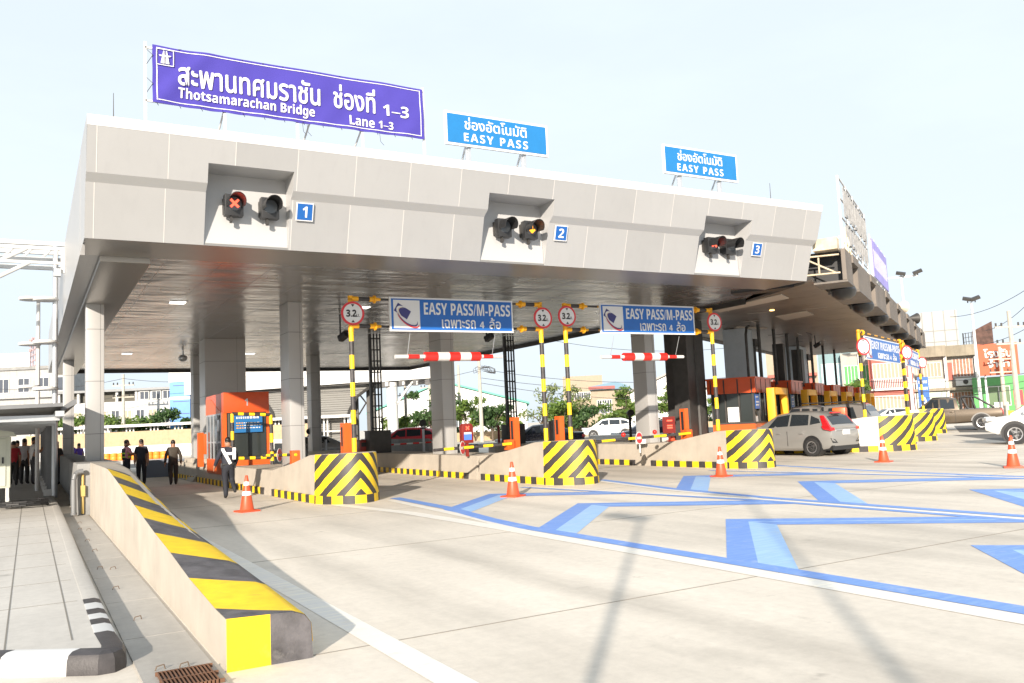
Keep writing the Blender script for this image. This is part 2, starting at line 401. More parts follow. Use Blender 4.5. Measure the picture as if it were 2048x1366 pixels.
# ------------------------------------------------------------------ striped barrier wall at the left
lh = [(6.38,.375),(6.97,.385),(8.2,.45),(9.34,.55),(10.6,.64),(11.66,.73),(12.75,.82),(13.9,.91),(15.1,1.02),(16.2,1.11),(17.4,1.2),(22.4,1.22)]
rh = [(6.38,.345),(7.7,.40),(11.1,.52),(13.9,.67),(16.7,.90),(19.2,1.12),(22.4,1.2)]
def ip(t, y):
    if y <= t[0][0]: return t[0][1]
    for (a, b), (c, d_) in zip(t, t[1:]):
        if y <= c: return b+(d_-b)*(y-a)/(c-a)
    return t[-1][1]
bw = thing('barrier_wall', 'long sloping concrete wall with yellow and black stripes along its top', 'barrier wall', (1.55, 6.4, 0))
ys = [6.56+.396*i for i in range(41)]
rings = []
for y in ys:
    l, r = ip(lh, y)-.004, ip(rh, y)-.004; c = min(.07, r*.2)
    rings.append([(1.25,y,0),(1.25,y,l),(1.80-c,y,l+(r-l)*.75),(1.84-c*.3,y,r-c*.35),(1.87,y,r-c*1.3),(1.88,y,0)])
MB().loft(rings).build('wall_body', m_conc, bw, world=True)
top = MB(); tr = [22.4,17.85,17.39,16.17,15.1,13.9,12.75,11.66,10.58,9.34,8.2,6.97,6.552]
for i in range(1, len(tr)-1):
    n_ = 5
    for q in range(n_):
        a = tr[i]+(tr[i+1]-tr[i])*q/n_; b = tr[i]+(tr[i+1]-tr[i])*(q+1)/n_
        def row(y):
            edge = i if (q == 0 and y == a) else (i+1 if (q == n_-1 and y == b) else None)
            yr = lambda f: max(6.555, y-.42*f+(.022*math.sin(edge*5.1+f*11)+.012*math.sin(edge*3+f*27) if edge is not None and 1 < edge < len(tr)-1 else 0))
            l = ip(lh, y)+.002; o = [(1.249, y, l)]
            for f, xx in ((.5, 1.5), (.88, 1.74)):
                yy = yr(f); l2, r2 = ip(lh, yy), ip(rh, yy); c = min(.07, r2*.2)
                o.append((xx, yy, l2+(r2-l2)*.75*(xx-1.25)/(.55-c)+.002 if xx < 1.8-c else l2+(r2-l2)*.8))
            yy = yr(1); l2, r2 = ip(lh, yy), ip(rh, yy); c = min(.07, r2*.2)
            o += [(1.845-c*.3, yy, r2-c*.33), (1.873, yy, r2-c*1.3), (1.882, yy, max(.12, r2-.36))]
            return o
        A, B = row(a), row(b)
        for z in range(5): top.face([A[z], A[z+1], B[z+1], B[z]], i % 2)
top.build('painted_top', [m_yel, m_blkw], bw, smooth=True, world=True)
y = 6.553; l, r = ip(lh, y), ip(rh, y); c = min(.07, r*.2)
fe = MB().face([(1.25,y,.0),(1.565,y,0),(1.565,y,l+(r-l)*.43),(1.25,y,l)], 0)
fe.face([(1.565,y,0),(1.88,y,0),(1.87,y,r-c*1.3),(1.84-c*.3,y,r-c*.35),(1.8-c,y,l+(r-l)*.75),(1.565,y,l+(r-l)*.43)], 1)
fe.build('painted_end', [m_yel, m_blkw], bw, world=True)
MB().box((.98,22.41,0),(1.9,27,1.2)).build('wall_pier', m_concg, bw, bevel=.02, world=True)
MB().box((1.12,27.02,0),(1.86,58,1.18)).build('rear_wall', m_concg, bw, bevel=.02, world=True)
dp = MB(); dp.tube([(1.1,22.3,1.03),(1.0,22.3,1.02),(.93,22.27,.97),(.9,22.25,.85),(.9,22.2,.08)], .055, 12)
dp.cyl((.9,22.2,.1),(.9,22.2,.05),.065,None,12)
tag(dp.build('drain_pipe', mat('grey pvc', (.16,.165,.17), .4), smooth=True), 'grey plastic drain pipe elbow on the end of the wall pier', 'pipe')
tube_ = MB().cyl((1.09,22.38,.05),(1.09,22.38,.95),.03,None,8); tube_.box((1.04,22.33,.45),(1.14,22.39,.7))
tag(tube_.build('conduit', mat('yellowed conduit', (.5,.36,.12), .6)), 'thin yellow conduit strapped to the wall pier beside the pipe', 'conduit')

# ------------------------------------------------------------------ toll islands
def chevron_mat():
    m = bpy.data.materials.new('chevron paint'); m.use_nodes = True; t = m.node_tree; n = t.nodes; L = t.links; p = n['Principled BSDF']
    p.inputs['Roughness'].default_value = .55
    uv = n.new('ShaderNodeUVMap'); uv.uv_map = 'UVMap'; sp = n.new('ShaderNodeSeparateXYZ'); L.new(uv.outputs[0], sp.inputs[0])
    def mth(op, a, b=None):
        k = n.new('ShaderNodeMath'); k.operation = op
        for i, q in enumerate((a, b)):
            if q is None: continue
            if isinstance(q, (int, float)): k.inputs[i].default_value = q
            else: L.new(q, k.inputs[i])
        return k.outputs[0]
    u, v = sp.outputs[0], sp.outputs[1]
    tc = n.new('ShaderNodeTexCoord'); so = n.new('ShaderNodeSeparateXYZ'); L.new(tc.outputs['Object'], so.inputs[0])
    wob = n.new('ShaderNodeTexNoise'); wob.inputs['Scale'].default_value = 6; lat = mth('ADD', mth('ADD', mth('MULTIPLY', mth('ABSOLUTE', so.outputs[0]), .5), mth('MULTIPLY', mth('ABSOLUTE', u), .58)), mth('MULTIPLY', mth('SUBTRACT', wob.outputs[0], .5), .05))
    f = mth('FRACT', mth('DIVIDE', mth('ADD', mth('ADD', v, lat), 3.13), .435))
    chev = mth('LESS_THAN', f, .52)
    base = mth('LESS_THAN', mth('FRACT', mth('DIVIDE', mth('ADD', u, 5.74), .56)), .5)
    isb = mth('LESS_THAN', v, .19)
    sel = mth('ADD', mth('MULTIPLY', isb, base), mth('MULTIPLY', mth('SUBTRACT', 1, isb), chev))
    nz = n.new('ShaderNodeTexNoise'); nz.inputs['Scale'].default_value = 7; nz.inputs['Detail'].default_value = 6
    mr = n.new('ShaderNodeMapRange'); mr.inputs[3].default_value = 1.12; mr.inputs[4].default_value = .85; L.new(nz.outputs[0], mr.inputs[0])
    mx = n.new('ShaderNodeMix'); mx.data_type = 'RGBA'; L.new(sel, mx.inputs[0]); mx.inputs[6].default_value = (.04,.035,.034,1); mx.inputs[7].default_value = (*YEL, 1)
    vs = n.new('ShaderNodeVectorMath'); vs.operation = 'SCALE'; L.new(mx.outputs[2], vs.inputs[0]); L.new(mr.outputs[0], vs.inputs['Scale'])
    L.new(vs.outputs[0], p.inputs['Base Color'])
    return m
m_chev = chevron_mat()
def nose_curve(N, a=.72, b=1., cy=1., e=1.16):
    return [(a*math.copysign(abs(math.sin(t))**e, math.sin(t)), cy-b*abs(math.cos(t))**e) for t in [(-math.pi/2)+math.pi*k/N for k in range(N+1)]]
def nose_part(parent, a=.755, b=1.0, h=1.15, cy=1.0):
    pts = [(-a, cy)]; N = 40
    pts = nose_curve(N, a, b, cy)
    s = [0.]
    for p, q in zip(pts, pts[1:]): s.append(s[-1]+math.hypot(q[0]-p[0], q[1]-p[1]))
    mid = s[N//2]; s = [x-mid for x in s]
    zs = [0, .19, h*.5, h-.03, h]
    vs, fs, uvs = [], [], []
    for z in zs:
        k = 1.05-.05*min(1, z/.9) - (.015 if z == h else 0)
        vs += [(x*k, cy+(y-cy)*k, z) for x, y in pts]
    n1 = N+1
    for r in range(len(zs)-1):
        for i in range(N):
            fs.append((r*n1+i, r*n1+i+1, (r+1)*n1+i+1, (r+1)*n1+i)); uvs.append(((s[i], zs[r]), (s[i+1], zs[r]), (s[i+1], zs[r+1]), (s[i], zs[r+1])))
    me = bpy.data.meshes.new('painted_nose'); me.from_pydata(vs, [], fs); ul = me.uv_layers.new(name='UVMap')
    for p_, q in zip(me.polygons, uvs):
        for li, c in zip(p_.loop_indices, q): ul.data[li].uv = c
        p_.use_smooth = True
    me.materials.append(m_chev)
    o = bpy.data.objects.new('painted_nose', me); COL.objects.link(o); o.parent = parent
    return o
def island(label, loc, rz, body_mat, length, group, scale=1., rear_h=.68, gap=True):
    r = thing('toll_island', label, 'toll island', loc, rz, group, scale)
    nose_part(r)
    a = .72
    tp = MB().prism(nose_curve(24, .735, .985), lambda x, y, d_: (x, y, d_), 1.12, 1.152)
    tp.build('nose_cap', body_mat, r)
    b_ = MB().loft([[(-.75,1.003,0),(-.74,1.003,1.15),(.74,1.003,1.15),(.75,1.003,0)], [(-.74,1.5,0),(-.72,1.5,1.13),(.72,1.5,1.13),(.74,1.5,0)],
                    [(-.75,3.0,0),(-.73,3,.9),(.73,3,.9),(.75,3,0)], [(-.78,4.9,0),(-.74,4.9,.68),(.74,4.9,.68),(.78,4.9,0)]])
    b_.build('nose_wall', body_mat, r)
    y1 = 5.0
    rw = MB().loft([[(-.8,y1+.02,0),(-.78,y1+.02,.2),(-.72,y1+.02,rear_h),(.72,y1+.02,rear_h),(.78,y1+.02,.2),(.8,y1+.02,0)],
                    [(-.8,length,0),(-.78,length,.2),(-.72,length,rear_h),(.72,length,rear_h),(.78,length,.2),(.8,length,0)]])
    rw.build('rear_wall', body_mat, r)
    ks = MB(); k = 0; yy = 1.06
    while yy < length-.3:
        if not (4.5 < yy < 5.3):
            for s in (-1, 1):
                f = .77+.03*min(1, (yy-1)/4)
                ks.box((s*f-.03, yy, .002), (s*f+.03, min(yy+.3, length), .19), k % 2)
        yy += .3; k += 1
    ks.build('kerb_stripes', [m_yel, m_blk], r)
    return r
G_ISL = 'toll islands with chevron painted noses'
m_concw = mat('whitewashed concrete', (.62, .6, .56), .8, var=.06, streak=.12)
island('cream toll island nearest the striped wall, ahead of the booth numbered 1', (6.7,19.15,0), R_(1.2), m_conc, 24, G_ISL)
island('cream toll island between the two blue overhead lane signs', (12.78,18.66,0), R_(-.4), m_conc, 24, G_ISL, rear_h=.72)
island('cream toll island beside the silver hatchback', (19.38,18.66,0), R_(0), m_conc, 16, G_ISL, rear_h=.74)
iw = [island('white walled toll island right of the silver hatchback', P(35.3,2.5), RO, m_concw, 16, G_ISL, 1.13),
      island('white toll island half hidden, middle of the far three', P(43.6,2.2), RO, m_concw, 15, G_ISL, 1.13),
      island('white toll island farthest off, in front of the brown pickup', P(53.9,2.2), RO, m_concw, 15, G_ISL, 1.2)]

# ------------------------------------------------------------------ traffic cones
m_cone = mat('cone orange', (.62, .075, .025), .45, var=.06); m_band = mat('reflective white', (.82, .82, .82), .3)
def cone():
    r = thing('traffic_cone', 'x', 'traffic cone')
    b_ = MB().cbox((0,0,.018), (.44,.44,.036)); b_.build('base', m_cone, r, bevel=.012)
    rad = lambda z: .155-(z-.036)/.764*.125
    c = MB().lathe((0,0,0), [(.175,.036),(.16,.05)]+[(rad(z), z) for z in (.06,.36)], 20)
    c.lathe((0,0,0), [(rad(z), z) for z in (.45,.58)], 20); c.lathe((0,0,0), [(rad(.66), .66),(rad(.785), .785),(.02,.8)], 20)
    c.build('body', m_cone, r, smooth=True)
    for a_, b2 in ((.36,.45),(.58,.66)):
        MB().lathe((0,0,0), [(rad(a_)+.003, a_),(rad(b2)+.003, b2)], 20).build('reflective_band', m_band, r, smooth=True)
    return r
c0 = cone()
cl = [((4.22,19.62),.2,1,'orange traffic cone in front of the policeman, on the first lane'),
      ((9.71,17.3),.5,1,'orange traffic cone on a blue chevron, in front of the second island'),
      ((16.17,17.35),.1,1,'orange traffic cone beside the nose of the third island'),
      ((22.44,17.05),.35,1,'orange traffic cone in front of the white walled island'),
      ((21.5,12.6),.6,1,'orange traffic cone by the front wheel of the white car'),
      ((20.9,24.9),0,.7,'tiny orange cone behind the barrier of lane 3')]
for k, (p, rz, s, lb) in enumerate(cl):
    o = c0 if k == 0 else copy_tree(c0)
    place(o, (*p, .0 if k < 5 else .74), rz, lb, s); o['group'] = 'orange traffic cones'

# ------------------------------------------------------------------ the new toll canopy
def soffit_mat():
    m = bpy.data.materials.new('rippled metal soffit'); m.use_nodes = True; t = m.node_tree; n = t.nodes; L = t.links; p = n['Principled BSDF']
    p.inputs['Base Color'].default_value = (.44,.425,.405,1); p.inputs['Metallic'].default_value = .85; p.inputs['Roughness'].default_value = .23
    tc = n.new('ShaderNodeTexCoord')
    def nz(mp, sc_, det=3):
        k = n.new('ShaderNodeMapping'); k.inputs['Scale'].default_value = mp; k.inputs['Rotation'].default_value = (0, 0, .5); L.new(tc.outputs['Object'], k.inputs[0])
        q = n.new('ShaderNodeTexNoise'); q.inputs['Scale'].default_value = sc_; q.inputs['Detail'].default_value = det; L.new(k.outputs[0], q.inputs[0]); return q.outputs[0]
    a = n.new('ShaderNodeMath'); a.operation = 'ADD'; L.new(nz((.3,1.3,1), 1.3, 2), a.inputs[0]); L.new(nz((.9,.5,1), .9, 2), a.inputs[1])
    b = n.new('ShaderNodeBump'); b.inputs['Strength'].default_value = .42; b.inputs['Distance'].default_value = .12
    L.new(a.outputs[0], b.inputs['Height']); L.new(b.outputs[0], p.inputs['Normal'])
    r = n.new('ShaderNodeMapRange'); r.inputs[3].default_value = .16; r.inputs[4].default_value = .34; L.new(nz((.6,.6,1), .8), r.inputs[0]); L.new(r.outputs[0], p.inputs['Roughness'])
    return m
m_soffit = soffit_mat()
m_border = mat('soffit border metal', (.3,.285,.265), .3, .6)
can = thing('toll_canopy', 'wide new toll plaza canopy with silver clad fascia and a shiny ceiling', 'toll canopy', (10, 17.5, 0))
XL, XR, ZB, ZT = .87, 20.2, 5.5, 7.62
fy = lambda z: 17.48-(z-5.5)*.31                     # leaning face
NI = [(3.0, 4.68), (9.2, 10.98), (15.8, 17.5)]
def facade(x0, x1, z0, z1, off, m=0, mb=None):
    mb = mb or MB(); return mb.face([(x0,fy(z0)-off,z0),(x1,fy(z0)-off,z0),(x1,fy(z1)-off,z1),(x0,fy(z1)-off,z1)], m)
lo = MB(); xs = [XL] + [q for n_ in NI for q in n_] + [XR]
for i in range(0, 8, 2): facade(xs[i], xs[i+1], ZB, 6.5, 0, 0, lo)
lo.build('lower_fascia', m_alu, can, world=True)
upm = MB(); last = XL
for a, b in NI:
    facade(last, a, 6.63, 7.44, .16, 0, upm); facade(a, b, 7.0, 7.44, .16, 0, upm); last = b
facade(last, XR, 6.63, 7.44, .16, 0, upm); upm.build('upper_fascia', m_alu, can, world=True)
led = MB(); last = XL                                   # underside of the overhanging upper band
for a, b in NI + [(XR, XR)]:
    led.face([(last,fy(6.63)-.16,6.63),(a,fy(6.63)-.16,6.63),(a,fy(6.5),6.5),(last,fy(6.5),6.5)]); last = b
led.build('fascia_ledge', mat('ledge bounce light', (.46,.46,.455), .45), can, world=True)  # paler than the fascia sheets, standing in for light bounced off the ground
cap = MB(); facade(XL, XR, 7.44, ZT, .165, 0, cap)
cap.face([(XL,fy(ZT)-.165,ZT),(XR,fy(ZT)-.165,ZT),(XR,17.6,ZT+.03),(XL,17.6,ZT+.03)])
cap.build('top_flashing', mat('white flashing', (.62,.62,.62), .45), can, world=True)
sm = MB(); k = 0; x = 1.03
while x < XR-.2:
    inn = [n_ for n_ in NI if n_[0]-.05 < x < n_[1]+.05]
    facade(x, x+.016, (7.0 if inn else 6.632), 7.44, .164).build('panel_seam', m_seam, can, world=True)
    if not inn: facade(x-.02, x-.004, ZB, 6.498, .004).build('panel_seam', m_seam, can, world=True)
    x += 1.235
m_nich = mat('white niche lining', (.4,.4,.4), .4)
for a, b in NI:
    q = MB(); F0 = lambda z: fy(z)-(.16 if z > 6.6 else 0); yb = lambda z: 17.49+(z-5.5)*.06
    q.face([(a,yb(5.5),5.5),(b,yb(5.5),5.5),(b,yb(7.0),7.0),(a,yb(7.0),7.0)])
    q.face([(a,F0(7.0),7.0),(b,F0(7.0),7.0),(b,yb(7.0),7.0),(a,yb(7.0),7.0)])
    for xx in (a, b): q.face([(xx,fy(5.5),5.5),(xx,yb(7.),7.),(xx,F0(7.),7.),(xx,F0(6.63),6.63),(xx,fy(6.5),6.5)])
    q.build('signal_niche', m_nich, can, world=True)
ends = MB()
for xx in (XL, XR): ends.face([(xx,fy(ZB),ZB),(xx,fy(6.5),6.5),(xx,fy(6.63)-.16,6.63),(xx,fy(ZT)-.165,ZT),(xx,17.6,ZT+.03),(xx,19,ZT+.03),(xx,19,ZB+.02),(xx,17.8,ZB)])
ends.build('fascia_end', m_alu, can, world=True)
MB().prism([(XL,17.49),(20.15,17.49),(20.15,19.1),(XL+.1,19.1)], lambda a,b,d_: (a,b,d_), ZB, ZB+.05).build('front_border', m_border, can, world=True)
sb = MB().prism([(XL+1.35,19.11),(20.2,19.11),(21.75,21.5),(21.75,51.9),(XL+1.35,51.9)], lambda a,b,d_: (a,b,d_), 5.62, 5.7)
sb.build('soffit', m_soffit, can, world=True)
sj = MB()
sj.box((XL+1.36, 30, 5.617), (21.7, 30.006, 5.6195))
for x in range(16): sj.box((2.6+1.2*x, 19.3, 5.617), (2.605+1.2*x, 51.8, 5.6195))
sj.build('soffit_joint', mat('ceiling gap', (.33,.32,.3), .3, .8), can, world=True)
be = MB().box((XL+.36,19.11,5.38),(XL+1.34,52,5.7)); be.build('edge_beam', m_border, can, bevel=.03, world=True)
MB().box((XL,19.11,5.5),(XL+.355,52,7.6)).build('side_fascia', m_alu, can, world=True)
ra = MB().prism([(XL+.01,18.9),(20.15,18.9),(21.8,21.4),(21.8,52.2),(XL+.01,52.2)], lambda a,b,d_: (a,b,d_), 5.75, 7.55); ra.build('roof', m_white, can, world=True)
MB().box((XL+.36,51.95,5.45),(21.8,52.1,5.74)).build('rear_trim', m_dark, can, world=True)
MB().box((21.76,21.6,5.45),(21.83,51.9,5.74)).build('side_trim_or_sun', m_dark, can, world=True)
for k, (x, y, w_, d_) in enumerate([(1.52,25.2,.44,.5),(1.52,42.9,.44,.5),(6.95,25.3,.44,1.0),(12.72,26.9,.5,1.0),(19.85,24.6,.46,.8),(7.08,43,.5,.8),(6.9,35.6,1.6,1.3),(12.8,43,.5,.8)]):
    c = MB().box((x-w_/2,y,0),(x+w_/2,y+d_,5.62))
    co = c.build('column', m_alus, can, bevel=.02, world=True)
    s_ = MB()
    for z in (1.9, 3.3, 4.7): s_.box((x-w_/2-.003,y-.003,z),(x+w_/2+.003,y+d_+.003,z+.012))
    if w_ > .42:
        s_.box((x+w_*.28,y-.003,.1),(x+w_*.28+.008,y+.001,5.6))
    s_.build('panel_joint', mat('cladding joint', (.1,.098,.095), .6) if k == 0 else bpy.data.materials['cladding joint'], co, world=True)
m_lamp = mat('lit ceiling lamp', (.9,.9,.88), .4, emit=(1,.97,.9), es=.9)
for x, y in ((3.72,25.95),(3.83,42),(9.3,25.9),(13.9,25.9),(9.3,42)):
    l_ = MB().box((x-.2,y-.2,5.585),(x+.2,y+.2,5.61)).build('ceiling_light', m_lamp, can, world=True)
    MB().box((x-.24,y-.24,5.6),(x+.24,y-.2,5.618)).box((x-.24,y+.2,5.6),(x+.24,y+.24,5.618)).build('frame', m_white, l_, world=True)

# ------------------------------------------------------------------ lane signals and number plates
m_redled = mat('red cross light', (.8,.05,.03), .4, emit=(1,.1,.05), es=.9)
m_amb = mat('amber light', (.8,.3,.03), .4, emit=(1,.33,.02), es=.9)
def signal(label, x, sym):
    z = 6.32; y = 17.49+(z-5.5)*.06-.22
    r = thing('lane_signal', label, 'lane signal', (x, y, z), 0, 'lane signals in the fascia niches', 1.08)
    MB().box((-.17,-.05,-.21),(.17,.12,.2)).build('housing', m_black, r, bevel=.015)
    v = MB(); N = 14; rr = [];
    for k in range(N+1):
        t = R_(-25)+R_(230)*k/N; rr.append(t)
    v.loft([[(.155*math.cos(t), -.05, .155*math.sin(t)+.02) for t in rr]+[(.145*math.cos(t), -.05, .145*math.sin(t)+.02) for t in reversed(rr)],
            [(.16*math.cos(t), -.36-.06*math.sin(t), .16*math.sin(t)+.0) for t in rr]+[(.15*math.cos(t), -.36-.06*math.sin(t), .15*math.sin(t)+.0) for t in reversed(rr)]])
    v.build('visor', m_black, r)
    MB().cyl((0,-.05,.02),(0,-.075,.02),.14,.13,20).build('lens', m_lens, r, smooth=True)
    s = MB()
    if sym in ('cross', 'down'):
        for a in (45, -45): s.cbox((0,-.085,.02), (.2,.02,.04), 0, 0, 0, R_(a))
        s.build('cross_symbol', m_redled, r)
    elif sym == 'arrow':
        s.cbox((0,-.085,.03),(.035,.02,.18)); s.cbox((.03,-.085,-.04),(.1,.02,.035),0,0,0,R_(-45)); s.cbox((-.03,-.085,-.04),(.1,.02,.035),0,0,0,R_(45))
        s.build('arrow_symbol', m_amb, r)
    b_ = MB().box((-.07,-.01,-.33),(-.03,.06,-.2)); b_.cyl((-.05,-.02,-.29),(-.05,.05,-.29),.03,None,8); b_.box((-.17,.1,-.15),(.17,.2,.15)); b_.build('bracket', m_dark, r)
signal('black lane signal glowing with a red cross, left of the lane 1 pair', 3.56, 'cross')
signal('unlit black lane signal, right of the lane 1 pair', 4.28, '')
signal('unlit black lane signal, left of the lane 2 pair', 9.8, '')
signal('black lane signal glowing with an amber arrow, right of the lane 2 pair', 10.53, 'arrow')
signal('black lane signal showing a red cross, left of the lane 3 pair', 16.38, 'cross')
signal('unlit black lane signal, right of the lane 3 pair', 17.03, '')
m_plate = mat('bright blue plate', (.006,.09,.33), .4)
for x, num in ((4.97,'1'),(11.33,'2'),(17.95,'3')):
    z = 6.26; y = fy(z)-.01
    r = thing('number_plate', 'square blue lane number plate with a white %s on the silver fascia' % num, 'sign', (x, y, z), 0, 'lane number plates')
    r.matrix_basis = Matrix.Translation((x,y-.05,z)) @ Matrix.Rotation(math.atan(.31), 4, 'X') @ Matrix.Scale(.9, 4)
    MB().box((-.2,.0,-.2),(.2,.03,.22)).build('border', m_signw, r)
    MB().box((-.175,-.008,-.175),(.175,-.001,.195)).build('panel', m_plate, r)
    text('digit', bold(num), r, m_signw, (0,-.009,.01), X, Z, .11 if num == '1' else .17, .25, .004, .0, True)
for x, lb in ((1.37,'thin lightning rod at the left end of the canopy roof'),(18.99,'thin lightning rod near the right end of the canopy roof')):
    rd = MB().cyl((0,0,0),(0,0,.75),.012,.006,6); rd.cyl((0,0,0),(0,0,.05),.05,None,8)
    tag(rd.build('lightning_rod', m_dark, loc=(x,17.5,7.64)), lb, 'lightning rod')

# ------------------------------------------------------------------ rooftop banner and signs
def banner():
    r = thing('rooftop_banner', 'long purple cloth banner on a white frame over lane 1, with Thai and English lettering', 'banner', (5, 18, 7.6))
    m_b = mat('purple banner cloth', (.062,.05,.29), .85, var=.08, vs=.8, spec=.15)
    x0, x1, z0, z1 = 2.13, 8.12, 8.5, 9.72; NX, NZ = 120, 26
    def yy(u, v):
        return 18-.012*math.sin(u*21+v*3)*(.3+abs(v-.5)) - .022*math.sin(u*57-v*9)*(1-v)*.5 - .04*math.exp(-((u*9-v*1.6)**2)*9)*(1-u) - .02*math.sin(u*33+v*14)*math.exp(-u*6) - .02*math.exp(-(((1-u)*4-abs(v-.3))**2)*14)
    vs = []; fs = []
    for j in range(NZ+1):
        for i in range(NX+1):
            u, v = i/NX, j/NZ
            vs.append((x0+(x1-x0)*u, yy(u, v), z0+(z1-z0)*v - .012*abs(math.sin(u*40))*(1 if v == 0 else 0)))
    for j in range(NZ):
        for i in range(NX): a = j*(NX+1)+i; fs.append((a, a+1, a+NX+2, a+NX+1))
    back = MB().idx(vs, fs); k = len(vs)
    back.idx([(p[0], p[1]+.012, p[2]) for p in vs], [tuple(reversed(f)) for f in fs])
    cl = back.build('cloth', m_b, r, smooth=True, world=True)
    fr = MB(); yb = 17.9
    def drape(pt): return pt
    bd = MB()
    for i in range(NX):
        for v0, v1 in ((.04,.054),(.945,.958)):
            if 1 < i < NX-2:
                u0, u1 = i/NX, (i+1)/NX
                bd.face([(x0+(x1-x0)*u, yy(u, v)-.012, z0+(z1-z0)*v) for u, v in ((u0,v0),(u1,v0),(u1,v1),(u0,v1))])
    for j in range(1, NZ-1):
        for u0, u1 in ((.012,.0155),(.9845,.988)):
            bd.face([(x0+(x1-x0)*u, yy(u, v)-.012, z0+(z1-z0)*v) for u, v in ((u0,j/NZ),(u1,j/NZ),(u1,(j+1)/NZ),(u0,(j+1)/NZ))])
    bd.build('white_border', m_signw, cl, world=True)
    def lay(o):                                           # lettering follows the cloth
        bm = bmesh.new(); bm.from_mesh(o.data)
        for q in range(NX+1):
            bmesh.ops.bisect_plane(bm, geom=bm.verts[:]+bm.edges[:]+bm.faces[:], plane_co=(x0-5+(x1-x0)*q/NX,0,0), plane_no=(1,0,0), dist=1e-5)
        for q in range(1, NZ):
            bmesh.ops.bisect_plane(bm, geom=bm.verts[:]+bm.edges[:]+bm.faces[:], plane_co=(0,0,z0-7.6+(z1-z0)*q/NZ), plane_no=(0,0,1), dist=1e-5)
        bmesh.ops.triangulate(bm, faces=bm.faces)
        for v in bm.verts:
            u = (v.co.x+5-x0)/(x1-x0); w_ = (v.co.z+7.6-z0)/(z1-z0)
            v.co.y += yy(u, w_)-18
        bm.to_mesh(o.data); bm.free(); o.parent = cl
        return o
    T = lambda s, x, z, w_, h, fat=0.: lay(text('lettering', s, r, m_signw, (x-5, -.014, z-7.6), X, Z, w_, h, .01, 0, fat=fat))
    T('สะพานทศมราชัน', 2.62, 8.935, 2.98, .52, .019); T('ช่องที่', 5.92, 8.945, .98, .55, .019); T(bold('1–3'), 7.1, 8.93, .63, .27)
    T(bold('Thotsamarachan Bridge'), 2.62, 8.60, 2.86, .29); T(bold('Lane'), 6.28, 8.60, .6, .22); T(bold('1–3'), 6.98, 8.61, .36, .18)
    em = MB(); c = (2.37, 9.48)
    for a, b in (((-.16,-.17),(.16,-.155)),((-.16,.155),(.16,.17)),((-.17,-.17),(-.155,.17)),((.155,-.17),(.17,.17))):
        em.box((c[0]+a[0]-5,-.03,c[1]+a[1]-7.6),(c[0]+b[0]-5,-.02,c[1]+b[1]-7.6))
    for pts in ([(-.085,-.13),(-.01,-.13),(-.015,.13),(-.035,.13)],[(.01,-.13),(.085,-.13),(.035,.13),(.015,.13)],[(-.12,.04),(.12,.04),(.095,.015),(-.095,.015)]):
        em.prism([(c[0]+a-5, c[1]+b-7.6) for a, b in pts], lambda a, b, d_: (a, d_, b), -.031, -.021)
    lay(em.build('road_emblem', m_signw, r))
    f = MB()
    for x in (2.0, 8.14): f.box((x-.025,18.03,7.6),(x+.025,18.08,9.78))
    for x in (3.55, 5.1, 6.6): f.box((x-.025,18.03,7.6),(x+.025,18.08,9.7))
    for z in (8.54, 9.66): f.box((2.0,18.03,z-.02),(8.14,18.07,z+.02))
    for x in (3.55, 6.6, 5.4): f.cyl((x,18.05,8.6),(x-.1,19.2,7.7),.02,None,6)
    f.build('frame', m_white, r, world=True)
    rp = MB()
    for k in range(14):
        x = 2.2+.43*k
        for p in ([(x,17.99,9.7),(x+.07,18.05,9.735)], [(x,17.99,8.52),(x+.05,18.05,8.47)]): MB().tube(p, .006, 4).build('lashing', m_wire, r, world=True)
    for x in (5.2, 5.3, 7.0): MB().tube([(x,18,8.5),(x+.02,18,8.3),(x+.1,18,8.22)], .005, 4).build('loose_cord', m_wire, r, world=True)
    for z in (8.7,9.3): MB().tube([(2.02,18.03,z),(2.14,18,z+.2),(2.02,18.03,z+.32)], .006, 4).build('lashing', m_wire, r, world=True)
banner()
def roof_sign(label, cx, cy, rz, w_, h_):
    r = thing('rooftop_sign', label, 'sign', (cx, cy, 7.6), rz, 'light blue signs standing on the canopy roof')
    z0 = .86
    MB().box((-w_/2,0,z0),(w_/2,.06,z0+h_)).build('border', m_signw, r)
    MB().box((-w_/2+.06,-.012,z0+.06),(w_/2-.06,-.001,z0+h_-.06)).build('panel', m_cyan, r)
    text('lettering', 'ช่องอัตโนมัติ', r, m_signw, (-.02*w_,-.013,z0+h_*.685), X, Z, w_*.6, h_*.36, .006, 0, True, fat=.014)
    text('lettering', bold('EASY PASS'), r, m_signw, (-.02*w_,-.013,z0+h_*.27), X, Z, w_*.62, h_*.25, .006, 0, True, 1.25)
    for s in (-.27, .27):
        p = MB().box((s*w_-.04,.07,-.1),(s*w_+.04,.12,z0+h_*.9)); p.cyl((s*w_,.12,z0+.3),(s*w_-.05,.9,-.05),.025,None,6); p.box((s*w_-.09,.1,-.1),(s*w_-.05,.14,z0))
        p.build('post', m_steel, r)
roof_sign('light blue rooftop sign reading EASY PASS, the larger one right of the purple banner', 10.14, 18.0, 0, 2.92, .84)
roof_sign('light blue rooftop sign reading EASY PASS, the smaller one farther right', 16.83, 18.0, 0, 2.8, .84)

